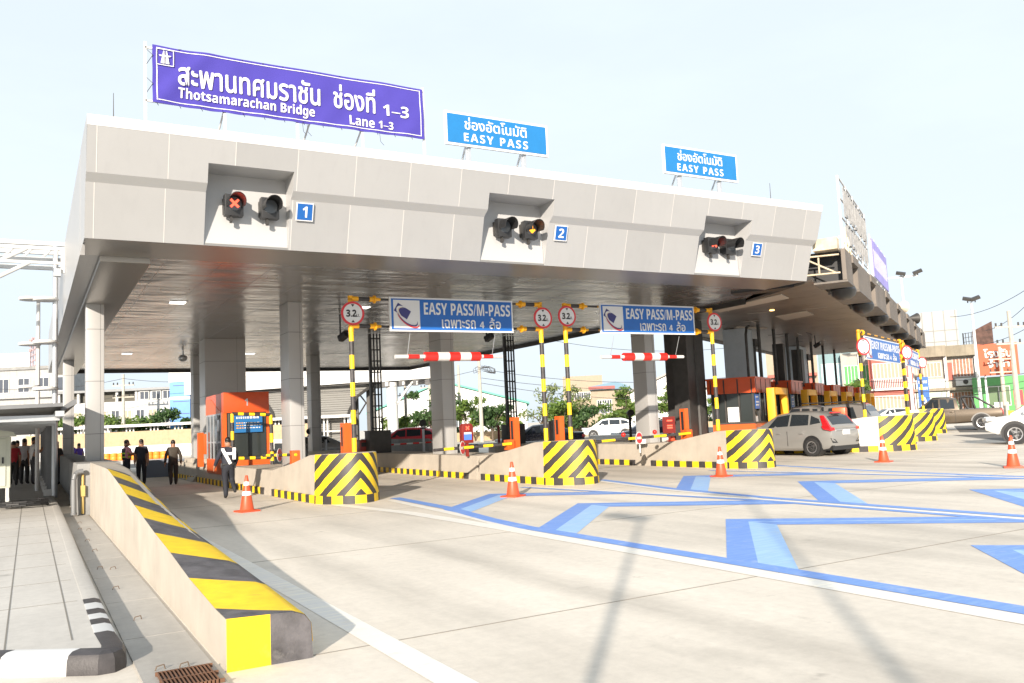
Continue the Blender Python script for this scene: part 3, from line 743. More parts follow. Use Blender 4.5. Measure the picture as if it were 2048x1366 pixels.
# ------------------------------------------------------------------ height gantries, lane signs, roundels, height bars
def stripes(mb, p0, p1, r, n, k0=0, seg=10):
    p0, p1 = Vector(p0), Vector(p1)
    for i in range(n): mb.cyl(p0+(p1-p0)*i/n, p0+(p1-p0)*(i+1)/n, r, None, seg, (i+k0) % 2)
def gantry(label, x0, wd, loc, rz=0., scale=1., h=4.95, grp='yellow and black gantries over the lanes'):
    r = thing('height_gantry', label, 'gantry', loc, rz, grp, scale)
    for x in (0, wd):
        p = MB(); stripes(p, (x,0,0), (x,0,h-1.15-.1), .062, 11, 1, 12); p.build('pole', [m_blk, m_yel], r, smooth=True)
        p = MB().cyl((x,0,h-1.15-.1),(x,0,h-1.15+.02),.066,None,12); p.cyl((x,0,h-2.05),(x,0,h-1.72),.07,None,12)
        p.cyl((x,0,h-1.6),(x,0,h-1.2),.066,None,12)
        p.build('sleeve', m_yelo, r, smooth=True)
    for z in (h-1.2, h-1.9):
        b_ = MB(); s = 1
        for xa, xb in ((0, .62), (wd, wd-.62)):
            d_ = 1 if xb > xa else -1
            b_.cyl((xa,0,z),(xa+.2*d_,0,z),.064,None,12,2); b_.cyl((xa+.2*d_,0,z),(xa+.5*d_,0,z),.055,None,12,0)
            b_.cyl((xa+.5*d_,0,z),(xa+.68*d_,0,z),.066,None,12,2); b_.cyl((xa+.62*d_,0,z),(xa+.66*d_,0,z),.105,None,12,2); b_.cyl((xa+.68*d_,0,z),(xa+.8*d_,0,z),.05,.035,12,2)
        n = 11
        for i in range(n): b_.cyl((.8+(wd-1.6)*i/n,0,z),(.8+(wd-1.6)*(i+1)/n,0,z),.03,None,8,(0, 2)[i % 2])
        b_.build('crossbar', [m_blk, m_yel, m_yelo], r, smooth=True)
    return r
def logo(r, x, z, s, y):
    """white card with a tilted navy rectangle and three swooshes"""
    b_ = MB().box((x,y-.006,z),(x+s,y,z+s)); b_.build('logo_card', m_signw, r)
    c = (x+s*.36, z+s*.62); a = R_(-30); R2 = lambda p, q: (c[0]+(p*math.cos(a)-q*math.sin(a))*s, c[1]+(p*math.sin(a)+q*math.cos(a))*s)
    MB().prism([R2(-.3,-.17),R2(.27,-.2),R2(.27,.13),R2(-.3,.15)], lambda p, q, d_: (p, d_, q), y-.012, y-.007).build('logo_rectangle', m_navy, r)
    def arc(rx, rz_, t0, t1, wd, m, dy, dx=0, dz=0):
        o, i = [], []
        for k in range(25):
            t = R_(t0+(t1-t0)*k/24); w_ = wd*math.sin(math.pi*(k+.6)/25.2)
            a2 = R_(-38)
            f = lambda q: ((q*rx*math.cos(t))*math.cos(a2)-(q*rz_*math.sin(t))*math.sin(a2), (q*rx*math.cos(t))*math.sin(a2)+(q*rz_*math.sin(t))*math.cos(a2))
            for lst, q in ((o, 1+w_), (i, 1-w_)):
                p = f(q); lst.append((x+s*(.52+dx+p[0]), z+s*(.45+dz+p[1])))
        MB().prism(o+i[::-1], lambda p, q, d_: (p, d_, q), y-.012-dy-.004, y-.012-dy).build('logo_swoosh', m, r)
    arc(.44,.21,95,330,.12,m_signw,.002); arc(.44,.2,200,390,.08,m_navy,.007,.0,-.05); arc(.5,.24,215,372,.08,m_redl,.007,.02,-.06); arc(.36,.16,130,260,.05,mat('logo cream',(.65,.5,.35),.5) if 'logo cream' not in bpy.data.materials else bpy.data.materials['logo cream'],.007,-.04,.02)
def lane_sign(label, loc, wd, hg, rz=0., wide=.0):
    r = thing('lane_sign', label, 'sign', loc, rz, 'blue lane signs on the gantries')
    MB().box((0,0,0),(wd,.05,hg)).build('border', m_signw, r)
    MB().box((.045,-.006,.045),(wd-.045,-.0005,hg-.045)).build('panel', m_blue, r)
    s = hg*.82
    logo(r, .1, hg*.09, s, -.007)
    x = .1+s+.12
    text('lettering', bold('EASY PASS/M-PASS'), r, m_signw, (x,-.007,hg*.5), X, Z, wd-x-.09, hg*.36, .005, 0)
    text('lettering', 'เฉพาะรถ', r, m_signw, (x+(wd-x)*.19,-.007,hg*.115), X, Z, (wd-x)*.37, hg*.25, .005, 0, fat=.016)
    text('lettering', bold('4'), r, m_signw, (x+(wd-x)*.61,-.007,hg*.13), X, Z, (wd-x)*.05, hg*.2, .005, 0)
    text('lettering', 'ล้อ', r, m_signw, (x+(wd-x)*.72,-.007,hg*.115), X, Z, (wd-x)*.13, hg*.33, .005, 0, fat=.016)
    return r
def roundel(label, loc, rz=0., s=1., detail=True):
    r = thing('height_limit_sign', label, 'round sign', loc, rz, 'round height limit signs on the gantry poles', s)
    MB().cyl((0,0,0),(0,-.02,0),.295,None,40).build('red_ring', m_redl, r)
    MB().cyl((0,-.021,0),(0,-.025,0),.24,None,40).build('white_face', m_signw, r)
    t = MB()
    for q in (1, -1): t.prism([(-.045,q*.225),(.045,q*.225),(0,q*.16)], lambda a, b, d_: (a, d_, b), -.0255, -.029)
    t.build('arrow_mark', m_black, r)
    if detail:
        text('lettering', bold('3.2'), r, m_black, (-.04,-.0255,0), X, Z, .26, .18, .003, .02, True)
        text('lettering', 'ม.', r, m_black, (.135,-.0255,-.05), X, Z, .085, .075, .003, .006, True)
    return r
gantry('striped gantry carrying the blue sign on the left, over lane 2', 0, 5.62, (7.05,20.52,1.15), h=5.06)
gantry('striped gantry carrying the blue sign on the right, over lane 3', 0, 5.63, (13.5,20.52,1.15), h=5.06)
lane_sign('blue overhead sign reading EASY PASS/M-PASS on the left gantry', (8.06,20.42,4.18), 3.65, .9)
lane_sign('blue overhead sign reading EASY PASS/M-PASS on the right gantry', (14.69,20.42,4.2), 3.65, .9)
for x, z, lb in ((7.07,4.62,'round red ringed 3.2 m sign at the left end of the left gantry'),(12.7,4.62,'round red ringed 3.2 m sign at the right end of the left gantry'),
              (13.52,4.69,'round red ringed 3.2 m sign at the left end of the right gantry'),(19.19,4.62,'round red ringed 3.2 m sign at the right end of the right gantry')):
    roundel(lb, (x, 20.44, z), 0, 1.03)
def height_bar(label, x, z, y=20.75):
    r = thing('height_bar', label, 'height bar', (x, y, z), 0, 'red and white height bars hung over the lanes')
    b_ = MB(); cur = 0
    for wd, c, rad in ((.36,1,.055),(.32,0,.06),(.16,1,.055),(.36,0,.125),(.34,1,.125),(.32,0,.125),(.32,1,.125),(.30,0,.125),(.11,1,.055),(.3,0,.055),(.3,1,.05)):
        b_.cyl((cur,0,0),(cur+wd,0,0),rad,None,14,c); cur += wd
    b_.build('bar', [m_red, m_white], r, smooth=True)
    for xx in (.35, 2.88): MB().cyl((xx,0,.05),(xx,-.23,.62),.008,None,5).build('hanging_cord', m_steel, r)
height_bar('red and white striped height bar hanging below the left gantry', 8.3, 3.55)
height_bar('red and white striped height bar hanging below the right gantry', 14.88, 3.53)
# old plaza gantries
def old_gantry(label, u0, u1, v0, v1, z, slabel):
    a, b = P(u0, v0), P(u1, v1); L_ = (b-a).length; rz = math.atan2(b.y-a.y, b.x-a.x)
    g_ = gantry(label, 0, L_, (a.x, a.y, 1.28), rz, 1., z+.05)
    for c in list(g_.children): pass
    o = a+(b-a).normalized()*.5+Vector((math.sin(rz), -math.cos(rz), 0))*.12
    lane_sign(slabel, (o.x, o.y, z-.93), L_-1.9, .92, rz)
    return a, b, rz
a, b, rz = old_gantry('striped gantry with a blue sign over the old plaza lane beyond the hatchback', 34.7, 42.7, 4.1, 3.2, 4.42, 'blue EASY PASS sign under the right end of the brown canopy')
roundel('round height sign left of the blue sign under the brown canopy', (a.x-.1, a.y-.25, 3.95), R_(-8), 1.1, False)
roundel('round height sign right of the blue sign under the brown canopy', (b.x-.1, b.y-.25, 4.05), R_(-8), 1.1, False)
a, b, rz = old_gantry('farthest striped gantry, over the last old lane', 44.6, 53.2, 3.4, 3.2, 4.5, 'far blue EASY PASS sign, partly behind the nearer one')
roundel('round height sign at the right end of the farthest gantry', (b.x-.1, b.y-.25, 4.0), R_(-8), 1.1, False)

# ------------------------------------------------------------------ booth 1
m_shade = mat('interior shade', (.09,.085,.07), .8)  # dark tone painted in for the shade inside booth and open storey
bt = thing('toll_booth', 'deep orange toll booth numbered 1 behind a striped guard frame', 'toll booth', (6.38, 29.5, .5))
x0, x1, y0, y1 = -.75, .76, 0, 3.2
MB().box((x0,y0,-.1),(x1,y1,.42)).build('base_panel', m_orange, bt, bevel=.01)
MB().box((x0+.05,y0+.05,.42),(x1-.05,y1-.05,1.95)).build('interior', m_shade, bt)
MB().box((x0,y0,1.95),(x1,y1,2.64)).build('top_panel', m_orangd, bt, bevel=.015)
MB().prism([(.0,1.95),(3.2,1.95),(3.2,2.55),(2.2,2.5),(.9,2.1)], lambda a,b,d_: (d_,a,b), x0-.012, x0-.001).build('side_trim_or_sun', m_orange, bt)  # brighter orange slope paints the sunlit lower part of the booth side
text('digit', bold('1'), bt, m_steel, (.0,-.003,2.3), X, Z, .1, .24, .006, 0, True)
MB().box((x0+.2,-.012,.44),(x1-.12,.045,1.93)).build('window', m_glassb, bt)
for xx in (x0,x1-.1): MB().box((xx,0,.42),(xx+.1,.1,1.95)).build('corner_post', m_orange, bt)
MB().box((x0-.005,1.0,.42),(x0+.045,2.9,1.92)).build('side_window', m_glassb, bt)
sf = MB()
for yy in (.35,.95,1.7,2.3,2.95): sf.box((x0-.03,yy,.4),(x0+.05,yy+.07,1.95))
for zz in (.95,1.9): sf.box((x0-.02,.36,zz),(x0+.048,3,zz+.06))
sf.build('side_frame', m_steel, bt)
MB().box((x0-.02,.12,.3),(x0+.04,.34,1.95)).build('door_panel', m_orange, bt)
MB().box((x0-.06,.5,1.35),(x0-.025,.8,1.75)).build('intercom', m_steel, bt, bevel=.01)
fb = MB().box((-.45,-.1,1.28),(.5,-.07,1.88)).build('fee_board', mat('fee board blue', (.02,.14,.36), .35), bt)
fl = MB(); rr = random.Random(4)
for zz, h in ((1.74,.07),(1.585,.03),(1.5,.03),(1.415,.03)):
    xx = -.36
    while xx < .4:
        w_ = rr.uniform(.03,.09); fl.box((xx,-.106,zz),(xx+w_,-.101,zz+h), 1 if zz < 1.7 and xx < -.15 else 0); xx += w_+.03
fl.build('lettering', [m_signw, m_yelo], fb)
gf = thing('guard_frame', 'yellow and black guard frame in front of booth 1', 'guard frame', (6.35, 28.6, .5))
g_ = MB(); stripes(g_, (-.62,0,1.9), (.62,0,1.82), .055, 7, 0); stripes(g_, (-.62,0,.2), (-.62,0,1.9), .055, 6, 0)
stripes(g_, (-.62,0,.45), (.62,0,.42), .055, 7, 0); stripes(g_, (.66,0,-.3), (.62,0,1.82), .06, 7, 1)
g_.build('tube', [m_blk, m_yel], gf, smooth=True)
# ------------------------------------------------------------------ barriers, terminals, posts
m_maroon = mat('maroon steel', (.2,.018,.012), .45, var=.08)
m_screen = mat('screen blue', (.05,.12,.5), .3, emit=(.1,.2,.8), es=.25)
def barrier(label, loc, arm_end, disc_at, lamps=True, turn=20):
    r = thing('barrier_gate', label, 'barrier gate', loc, 0, 'barrier gates of the lanes')
    zc = 1.2-loc[2]
    MB().box((-.12,-.12,0),(.12,.12,zc)).build('cabinet', m_orange, r, bevel=.015)
    e = Vector(arm_end)-Vector(loc); a = Vector((0,-.14,zc-.12))
    p = MB(); stripes(p, a, e, .042, 8, 1); p.build('arm', [m_blk, m_yel], r, smooth=True)
    c = a+(e-a)*disc_at
    do = MB().cyl((0,-.05,0),(0,-.06,0),.2,None,24).build('no_entry_disc', m_signw, r); do.location = c; do.rotation_euler = (0,0,R_(turn))
    MB().cyl((0,-.061,0),(0,-.066,0),.17,None,24).build('red_disc', m_redl, do)
    MB().box((-.14,-.071,-.04),(.14,-.067,.04)).build('white_bar', m_signw, do)
    if lamps:
        for s in (-.38,.3):
            q = a+(e-a)*(disc_at+s*.45); MB().sphere((q.x,q.y,q.z+.14),.075,0,10,6).build('warning_lamp', m_red, r, smooth=True)
    return r
barrier('orange barrier gate with a short striped arm beside booth 1', (6.5,24.0,.66), (5.9,25.2,1.08), .55, False, 55)
barrier('orange barrier gate closing lane 2 with its striped arm', (12.35,22.1,.9), (9.95,22.2,1.02), .66, False, 42)
barrier('orange barrier gate with red lamps closing lane 3', (18.95,21.8,.9), (14.95,21.8,.98), .53)
def post(label, loc, h, w_=.16):
    r = MB().box((-w_/2,-.12,0),(w_/2,.12,h)); r.box((-w_/2-.02,-.14,0),(w_/2+.02,.14,.03)); r.box((-w_/2-.004,-.06,.2),(-w_/2+.0,.06,h-.1), 1)
    return tag(r.build('orange_post', [m_orange, m_black], loc=loc, bevel=0), label, 'post', 'orange sensor posts on the islands')
post('tall orange sensor post on the second island, left of the right gantry', (12.62,22.2,.85), 1.0, .19)
post('tall orange sensor post beside the dark steel column', (19.2,22.2,.85), 1.05, .17)
post('orange sensor post between the poles behind the second nose', (13.28,20.75,1.1), .72, .17)
post('orange sensor post right behind the left gantry pole', (6.98,20.9,1.1), .78, .24)
tag(MB().box((-.07,-.07,0),(.07,.07,.9)).build('grey_post', m_dark, loc=(13.42,21.4,.8)), 'dark grey sensor post beside the second nose', 'post')
def terminal(label, loc, s=1.):
    r = thing('payment_terminal', label, 'terminal', loc, 0, 'maroon payment terminals', s)
    MB().box((-.04,-.04,0),(.04,.04,.45)).build('stand', m_maroon, r)
    MB().prism([(-.2,.42),(.2,.42),(.2,.95),(.14,1.03),(-.14,1.03),(-.2,.95)], lambda a,b,d_: (a,d_,b), -.08, .1).build('case', m_maroon, r, bevel=.012)
    MB().box((-.13,-.09,.52),(.13,-.081,.76)).build('screen', m_screen, r)
    MB().box((-.13,-.091,.70),(.13,-.0901,.76)).build('screen_header', m_signw, r)
    x_ = MB()
    for a in (45,-45): x_.cbox((0,-.088,.89), (.15,.012,.035), 0, 0, 0, R_(a))
    x_.build('cross_symbol', m_redled, r)
    return r
t0 = terminal('maroon payment terminal with a red cross, above the arm of lane 2', (12.0,24.2,.7))
def machine(label, loc, w_, h, m=m_maroon):
    r = thing('ticket_machine', label, 'machine', loc, 0, 'maroon machines on the islands')
    MB().box((-w_/2,-.2,0),(w_/2,.2,h)).build('case', m, r, bevel=.015)
    MB().box((-w_/2+.05,-.21,h*.55),(w_/2-.05,-.201,h*.85)).build('screen', m_black, r)
    MB().box((-w_/2-.03,-.23,h),(w_/2+.03,.23,h+.03)).build('hood', m, r)
machine('maroon ticket machine, tall one behind the first nose', (12.05,36.0,.7), .3, 1.0)
machine('low maroon ticket machine next to the tall one', (11.9,33.4,.7), .5, .55)
machine('maroon machine with slanted hood by the cable ladder', (12.6,34.6,.7), .35, .9)
post('maroon orange post at the rear of the second island', (11.75,35.2,.7), .95, .14)
r = thing('kiosk_frame', 'orange card reader frame left of booth 1', 'card reader', (5.75,33.2,.6))
MB().box((-.35,-.1,0),(-.15,.1,1.25)).build('post', m_orange, r); MB().box((-.15,-.1,.45),(.45,.1,1.2)).build('panel', m_orange, r, bevel=.02)
MB().box((-.02,-.12,.55),(.38,-.101,.85)).build('screen', m_maroon, r); MB().cyl((.2,-.1,1.02),(.2,-.12,1.02),.08,None,16).build('speaker', m_steel, r)
r = thing('led_panel', 'small red led panel by the grey column of lane 3', 'display', (20.35,24.4,.7))
MB().box((-.22,-.08,.35),(.24,.08,.95)).build('case', m_maroon, r); MB().box((-.03,-.03,0),(.03,.03,.35)).build('stand', m_maroon, r)
x_ = MB()
for zz in (.78,.6,.52): x_.box((-.14,-.088,zz),(.1,-.081,zz+.05))
x_.build('led_text', m_redled, r)
for k, (x, y, lb) in enumerate(((12.35,33.0,'black cable ladder rising to the ceiling behind the left gantry'),(18.85,33.3,'black cable ladder rising to the ceiling, right of the first height bar'))):
    r = thing('cable_ladder', lb, 'cable ladder', (x,y,.68), 0, 'black cable ladders under the new canopy')
    l_ = MB()
    for xx in (-.2,-.07,.07,.2): l_.box((xx-.025,-.03,.9),(xx+.025,.03,4.92))
    for q in range(9): l_.box((-.22,-.035,1.0+.46*q),(.22,.035,1.05+.46*q))
    l_.box((-.24,.03,.9),(-.2,.2,4.92)); l_.build('ladder', m_black, r)
    MB().box((-.45,-.3,0),(.45,.3,.95)).build('cabinet', m_dark, r, bevel=.02)
def ceil_cam(label, x, y, z=5.6, drop=.55):
    r = thing('security_camera', label, 'camera', (x,y,z), 0, 'cameras hanging from the ceilings')
    MB().cyl((0,0,0),(0,0,-drop),.03,None,8).build('drop_tube', m_black, r)
    b_ = MB().cbox((.08,-.05,-drop-.02),(.2,.34,.18),0,R_(25),R_(-25)); b_.cbox((.08,-.08,-drop+.09),(.24,.42,.02),0,R_(25),R_(-25)); b_.box((-.05,-.05,-drop-.12),(.05,.05,-drop))
    b_.build('camera_body', m_black, r, bevel=.015)
ceil_cam('black camera hanging from the ceiling left of the first round sign', 9.1, 27.6, 5.6, .75)
ceil_cam('black camera hanging under the left blue lane sign', 14.3, 26.9, 5.6, .8)
ceil_cam('black horn shaped camera by the dark column under the right lane sign', 21.3, 24.5, 5.55, .7)
tag(MB().cyl((0,0,0),(0,0,-.25),.04,None,8).sphere((0,0,-.35),(.2,.2,.16)).build('dome_camera', m_steel, loc=(6.0,40.5,5.61), smooth=True), 'grey dome camera on the ceiling left of the rear column', 'camera')

# ------------------------------------------------------------------ the old brown canopy (local axes u, v)
def ribbed(name, col, sc_=38):
    m = mat(name, col, .65, var=.12, vs=.8, streak=.45); t = m.node_tree; n = t.nodes; L = t.links
    tc = n.new('ShaderNodeTexCoord'); wv = n.new('ShaderNodeTexWave'); wv.bands_direction = 'X'; wv.inputs['Scale'].default_value = sc_/6.28
    b = n.new('ShaderNodeBump'); b.inputs['Strength'].default_value = .7; b.inputs['Distance'].default_value = .03
    L.new(tc.outputs['Object'], wv.inputs[0]); L.new(wv.outputs[0], b.inputs['Height']); L.new(b.outputs[0], n['Principled BSDF'].inputs['Normal'])
    return m
m_brown = ribbed('brown ribbed cladding', (.165,.14,.118)); m_brownp = mat('brown metal', (.13,.112,.096), .6, var=.2, streak=.4)
m_osof = mat('stained old ceiling', (.15,.125,.105), .42, .25, var=.25, vs=.5, dirt=((.07,.06,.05), .9, .5, .8))
oc = thing('old_canopy', 'old brown ribbed toll canopy running away to the right', 'toll canopy', (0,0,0), RO)
MB().prism([(26.7,4.32),(64,4.32),(64,12.7),(33.2,12.2),(30.2,7.3)], lambda a,b,d_: (a,b,d_), 5.53, 5.6).build('soffit', m_osof, oc)
MB().prism([(26.9,3.5),(64,3.5),(64,12.7),(33.4,12.2),(30.4,7.3)], lambda a,b,d_: (a,b,d_), 6.42, 6.48).build('roof', m_brownp, oc)
MB().box((33.4,12.15,5.5),(64,12.7,6.4)).build('rear_fascia', m_brown, oc)
pp = MB()
for q in ([(31.1,8.6),(28.7,5.65),(29.97,5.65),(31.96,8.59)],[(35.28,7.25),(34.39,5.88),(36.16,5.88),(37.26,7.26)],[(38.,9.5),(40,8.6),(40.6,8.8),(38.6,9.8)]):
    MB().prism(q, lambda a,b,d_: (a,b,d_), 5.5, 5.525).build('pale_ceiling_panel', bpy.data.materials.get('pale ceiling board') or mat('pale ceiling board', (.42,.36,.3), .6), oc)
tl = MB(); rr = random.Random(11)
for k in range(26):
    u, v = rr.uniform(31,60), rr.uniform(4.6,11.5); l_ = rr.uniform(.5,1.8)
    tl.box((u,v,5.515),(u+(l_ if k % 2 else .05),v+(.05 if k % 2 else l_*.6),5.527), 0 if k % 3 else 1)
tl.build('ceiling_gap', [mat('pale scratch', (.4,.36,.32), .6), m_black], oc)
nic = [(28.3,29.6)]+[(33.1+5.3*k, 34.6+5.3*k) for k in range(6)]
prev = 26.9
for k, (a, b) in enumerate(nic+[(64,64)]):
    MB().box((prev,3.35,5.5),(a,4.3 if k else 3.47,6.45)).build('fascia_box', m_brown, oc)
    MB().box((prev+.02,3.33,5.44),(a-.02,4.31,5.498)).build('box_underside', m_brownp, oc)
    if a < 64:
        MB().box((a+.01,3.98,5.5),(b-.01,4.05,6.42)).build('niche_back', m_dark, oc)
        MB().box((a-.001,3.3,6.2),(b+.001,4.0,6.46)).build('niche_head', m_brown, oc)
        MB().sphere(((a+b)/2,3.75,5.42),(.62,.4,.3),0,14,6).build('signal_hood', m_black, oc, smooth=True)
    prev = b
MB().box((27.5,3.5,5.54),(28.2,7,6.4)).build('shade_block', m_black, oc); MB().box((26.95,3.5,6.36),(28.2,4.4,6.41)).build('end_roof_edge', m_dark, oc)  # black box stands in for the shade inside the open roof end
tr_ = MB()
for p, q in (((26.7,3.5,5.7),(26.7,5.9,5.75)),((26.7,3.5,6.25),(26.7,5.6,6.3)),((26.75,3.6,5.7),(26.75,4.6,6.3)),((26.75,4.6,6.3),(26.75,5.3,5.7)),((26.75,4.1,5.72),(26.75,4.1,6.25)),((26.75,4.8,5.72),(26.75,4.8,6.25))): tr_.cyl(p,q,.028,None,6)
tr_.box((26.5,3.5,6.4),(26.95,4.2,6.75)); tr_.build('end_truss', mat('rusty pale steel', (.5,.42,.3), .6, var=.3), oc)
m_bluec = mat('grey blue column', (.42,.48,.53), .5, var=.06, streak=.15)
for u, v, w_, h in ((39.6,9.4,1.5,5.5),(54.0,9.6,2.2,5.5)):
    MB().box((u-w_/2,v,0),(u+w_/2,v+1,h)).build('column', m_bluec, oc, bevel=.02)
    for q in range(5): MB().cyl((u+w_/2+.15+.2*q,v+.2,0),(u+w_/2+.15+.2*q,v+.2,5.0),.1,None,8).build('cable_pipe', m_dark, oc)
    MB().box((u+w_/2,v-.1,4.75),(u+w_/2+1.2,v+.7,5.1)).build('pipe_box', m_dark, oc)
MB().box((32.3,10.1,0),(33.3,11.0,5.5)).build('dark_column', m_dark, oc)
for q in range(5): MB().cyl((33.4+.2*q,10.1,0),(33.4+.2*q,10.1,5.5),.11,None,8).build('column_pipe', m_dark, oc)
MB().box((31.95,10.0,0),(32.3,10.6,5.5)).build('column_flange', m_dark, oc)
for u in (38.1,41.2,44.2,47,51,55,59.5): MB().cyl((u,8.6,2.9),(u,8.6,5.55),.075,None,8).build('cable_pole', m_dark, oc)
MB().box((42.1,8.4,2.9),(42.6,8.9,4.9)).build('cable_duct', m_dark, oc); MB().box((47.2,8.5,2.9),(47.9,9,4.9)).build('cable_duct', m_dark, oc)
cp = MB(); cp.tube([(36.6,8.8,2.9),(36.6,8.8,5.0),(36.8,8.8,5.3),(37.2,8.8,5.4)],.06,8); cp.build('cable_duct', m_dark, oc)
MB().cyl((33.1,6.9,5.5),(33.1,6.9,5.528),.09,None,12).build('warm_downlight', mat('warm downlight', (.9,.6,.3), .4, emit=(1,.55,.15), es=2), oc)
p_ = P(46.4, 7.6); ceil_cam('black camera on a bar under the brown ceiling', p_.x, p_.y, 5.5, .5)
# booths of the old plaza
def old_booth():
    r = thing('toll_booth', 'x', 'toll booth')
    MB().box((0,0,.2),(2.6,1.7,1.12)).build('base_panel', m_orange, r)
    MB().box((.05,.05,1.12),(2.55,1.65,2.3)).build('glazing', m_glassb, r)
    MB().box((-.12,-.12,2.3),(2.72,1.82,2.86)).build('roof_band', m_orangd, r)
    MB().box((-.15,-.15,2.86),(2.75,1.85,2.93)).build('roof', m_orangd, r)
    f = MB()
    for x in (0,.85,1.7,2.54):
        f.box((x,-.02,1.12),(x+.06,.049,2.3)); f.box((x,-.13,2.3),(x+.05,-.121,2.86))
    for y in (.0,.55,1.1,1.64): f.box((-.02,y,1.12),(.049,y+.06,2.3)); f.box((-.13,y,2.3),(-.121,y+.05,2.86))
    f.box((-.03,-.03,1.08),(2.6,.048,1.14)); f.box((-.03,-.03,1.08),(.048,1.7,1.14)); f.build('frame', m_dark, r)
    bo = MB().box((.12,-.04,1.65),(.8,-.022,2.25)).build('fee_board', m_blue, r)
    t = MB(); [t.box((.2,-.045,z),(.2+w_,-.0405,z+.05)) for z, w_ in ((2.1,.4),(1.9,.5),(1.78,.45))]; t.build('lettering', m_signw, bo)
    MB().box((-.05,.6,1.16),(-.021,1.05,1.75)).build('notice', m_signw, r)
    MB().box((.15,.1,1.13),(.7,.04,1.36)).build('white_box', m_signw, r)
    return r
def yframe():
    r = MB(); r.box((0,0,0),(.27,.3,2.5)); r.box((2.4,0,0),(2.67,.3,2.5)); r.box((.27,0,2.24),(2.4,.3,2.5))
    return r.build('booth_guard_frame', m_yelo, bevel=.02)
b0 = old_booth(); f0 = yframe()
for k, (u, lb) in enumerate(((34.6,'orange roofed glass toll booth nearest the dark column'),(41.7,'orange roofed toll booth, second of the row under the brown canopy'),(48.1,'orange roofed toll booth, third of the row'),
                     (54.2,'orange roofed toll booth, fourth of the row'),(60.2,'orange roofed toll booth, fifth of the row'),(66,'farthest orange roofed toll booth of the row'))):
    o = b0 if k == 0 else copy_tree(b0); place(o, P(u-.4,8.1,.15), RO, lb); o['group'] = 'orange booths of the old plaza'
    if k < 6:
        f = f0 if k == 0 else f0.copy()
        if k: COL.objects.link(f)
        f.location = P(u-.35,7.3,.1); f.rotation_euler = (0,0,RO)
        tag(f, ['amber guard frame before the nearest orange roofed booth','amber guard frame before the second orange roofed booth','amber guard frame before the third orange roofed booth','amber guard frame before the fourth orange roofed booth','amber guard frame before the fifth orange roofed booth','amber guard frame before the farthest orange roofed booth'][k], 'guard frame', 'amber guard frames of the old plaza')
tag(MB().box((-.3,-.25,0),(.3,.25,.5)).build('orange_crate', m_orange, loc=P(36.2,5.2,1.2), rz=RO, bevel=.06), 'small orange box on the white island wall behind the hatchback', 'box')
# roof signs of the old canopy
fr = thing('roof_sign_frame', 'tall white steel frame with backless letters on the brown roof', 'sign frame', P(36.5,4.6,6.48), RO)
f = MB(); H_ = 4.7
for k in range(5): f.box((2.1*k-.05,-.04,0),(2.1*k+.05,.04,H_))
for z in (1.95,3.0,3.8,4.65): f.box((-.05,-.02,z),(8.5,.03,z+.05))
for k in range(4): f.cyl((2.1*k,.06,.1),(2.1*k+.3,1.4,0),.04,None,6); f.cyl((2.1*k,.1,2.2),(2.1*k+.1,1.5,.05),.04,None,6)
f.build('frame', m_white, fr)
l_ = MB(); rr = random.Random(5)
for z0, z1 in ((2.0,2.9),(3.1,4.4)):
    u = .8
    while u < 8.2:
        w_ = rr.uniform(.35,.6)
        l_.box((u,-.1,z0),(u+.05,-.05,z1-.2*rr.random())); l_.box((u+w_-.05,-.1,z0+.3*rr.random()),(u+w_,-.05,z1)); l_.box((u+.05,-.09,z1-.06),(u+w_-.05,-.05,z1))
        if rr.random() < .5: l_.box((u+.1,-.13,z0),(u+w_-.1,-.05,z0+.12))
        u += w_+.28
l_.build('letter_shell', mat('weathered letter shell', (.2,.2,.2), .5, .3, var=.3), fr)
sm2 = thing('lattice_stand', 'short cream lattice stand beside the tall white frame on the brown roof', 'stand', P(35.0,4.3,6.48), RO)
f = MB()
for x in (0,.5,1.1): f.box((x-.05,-.04,0),(x+.05,.04,2.2-.6*x))
for k in range(5): f.cyl((0,0,.3+.35*k),(1.1,0,.1+.3*k),.03,None,5)
f.build('lattice', mat('cream steel', (.6,.52,.36), .6), sm2)
pb = thing('purple_banner', 'small faded purple banner on a white frame, far end of the brown roof', 'banner', P(47.2,4.6,6.48), RO)
MB().box((.1,-.05,1.9),(7.4,-.02,3.9)).build('cloth', mat('faded purple', (.3,.27,.6), .7, var=.2, vs=1), pb)
f = MB()
for k in range(5): f.box((1.85*k-.06,0,0),(1.85*k+.06,.08,4.1))
for z in (1.85,3.92): f.box((0,0,z),(7.5,.06,z+.06))
for k in range(4): f.cyl((1.85*k,.05,1.8),(1.85*k+.6,.9,.0),.03,None,5)
f.build('frame', m_white, pb)
l_ = MB()
for k in range(12): l_.box((.6+.55*k,-.06,2.4),(.75+.55*k,-.051,3.4))
l_.build('lettering', m_signw, pb)
def horn(label, loc, m_, rz):
    r = thing('horn_speaker', label, 'horn speaker', loc, rz)
    MB().cyl((0,0,.5),(0,-.55,.5),.1,.34,16,0,False).cyl((0,.2,.5),(0,0,.5),.1,None,12).build('horn', m_, r, smooth=True)
    MB().cyl((0,0,0),(0,0,.5),.04,None,6).build('stand', m_, r)
horn('cream horn speaker on the edge of the brown roof', P(49.8,3.8,6.45), mat('cream plastic', (.62,.55,.42), .5), RO+R_(60))
horn('dark grey horn speaker at the far end of the brown roof', P(57.5,3.8,6.45), m_dark, RO+R_(40))

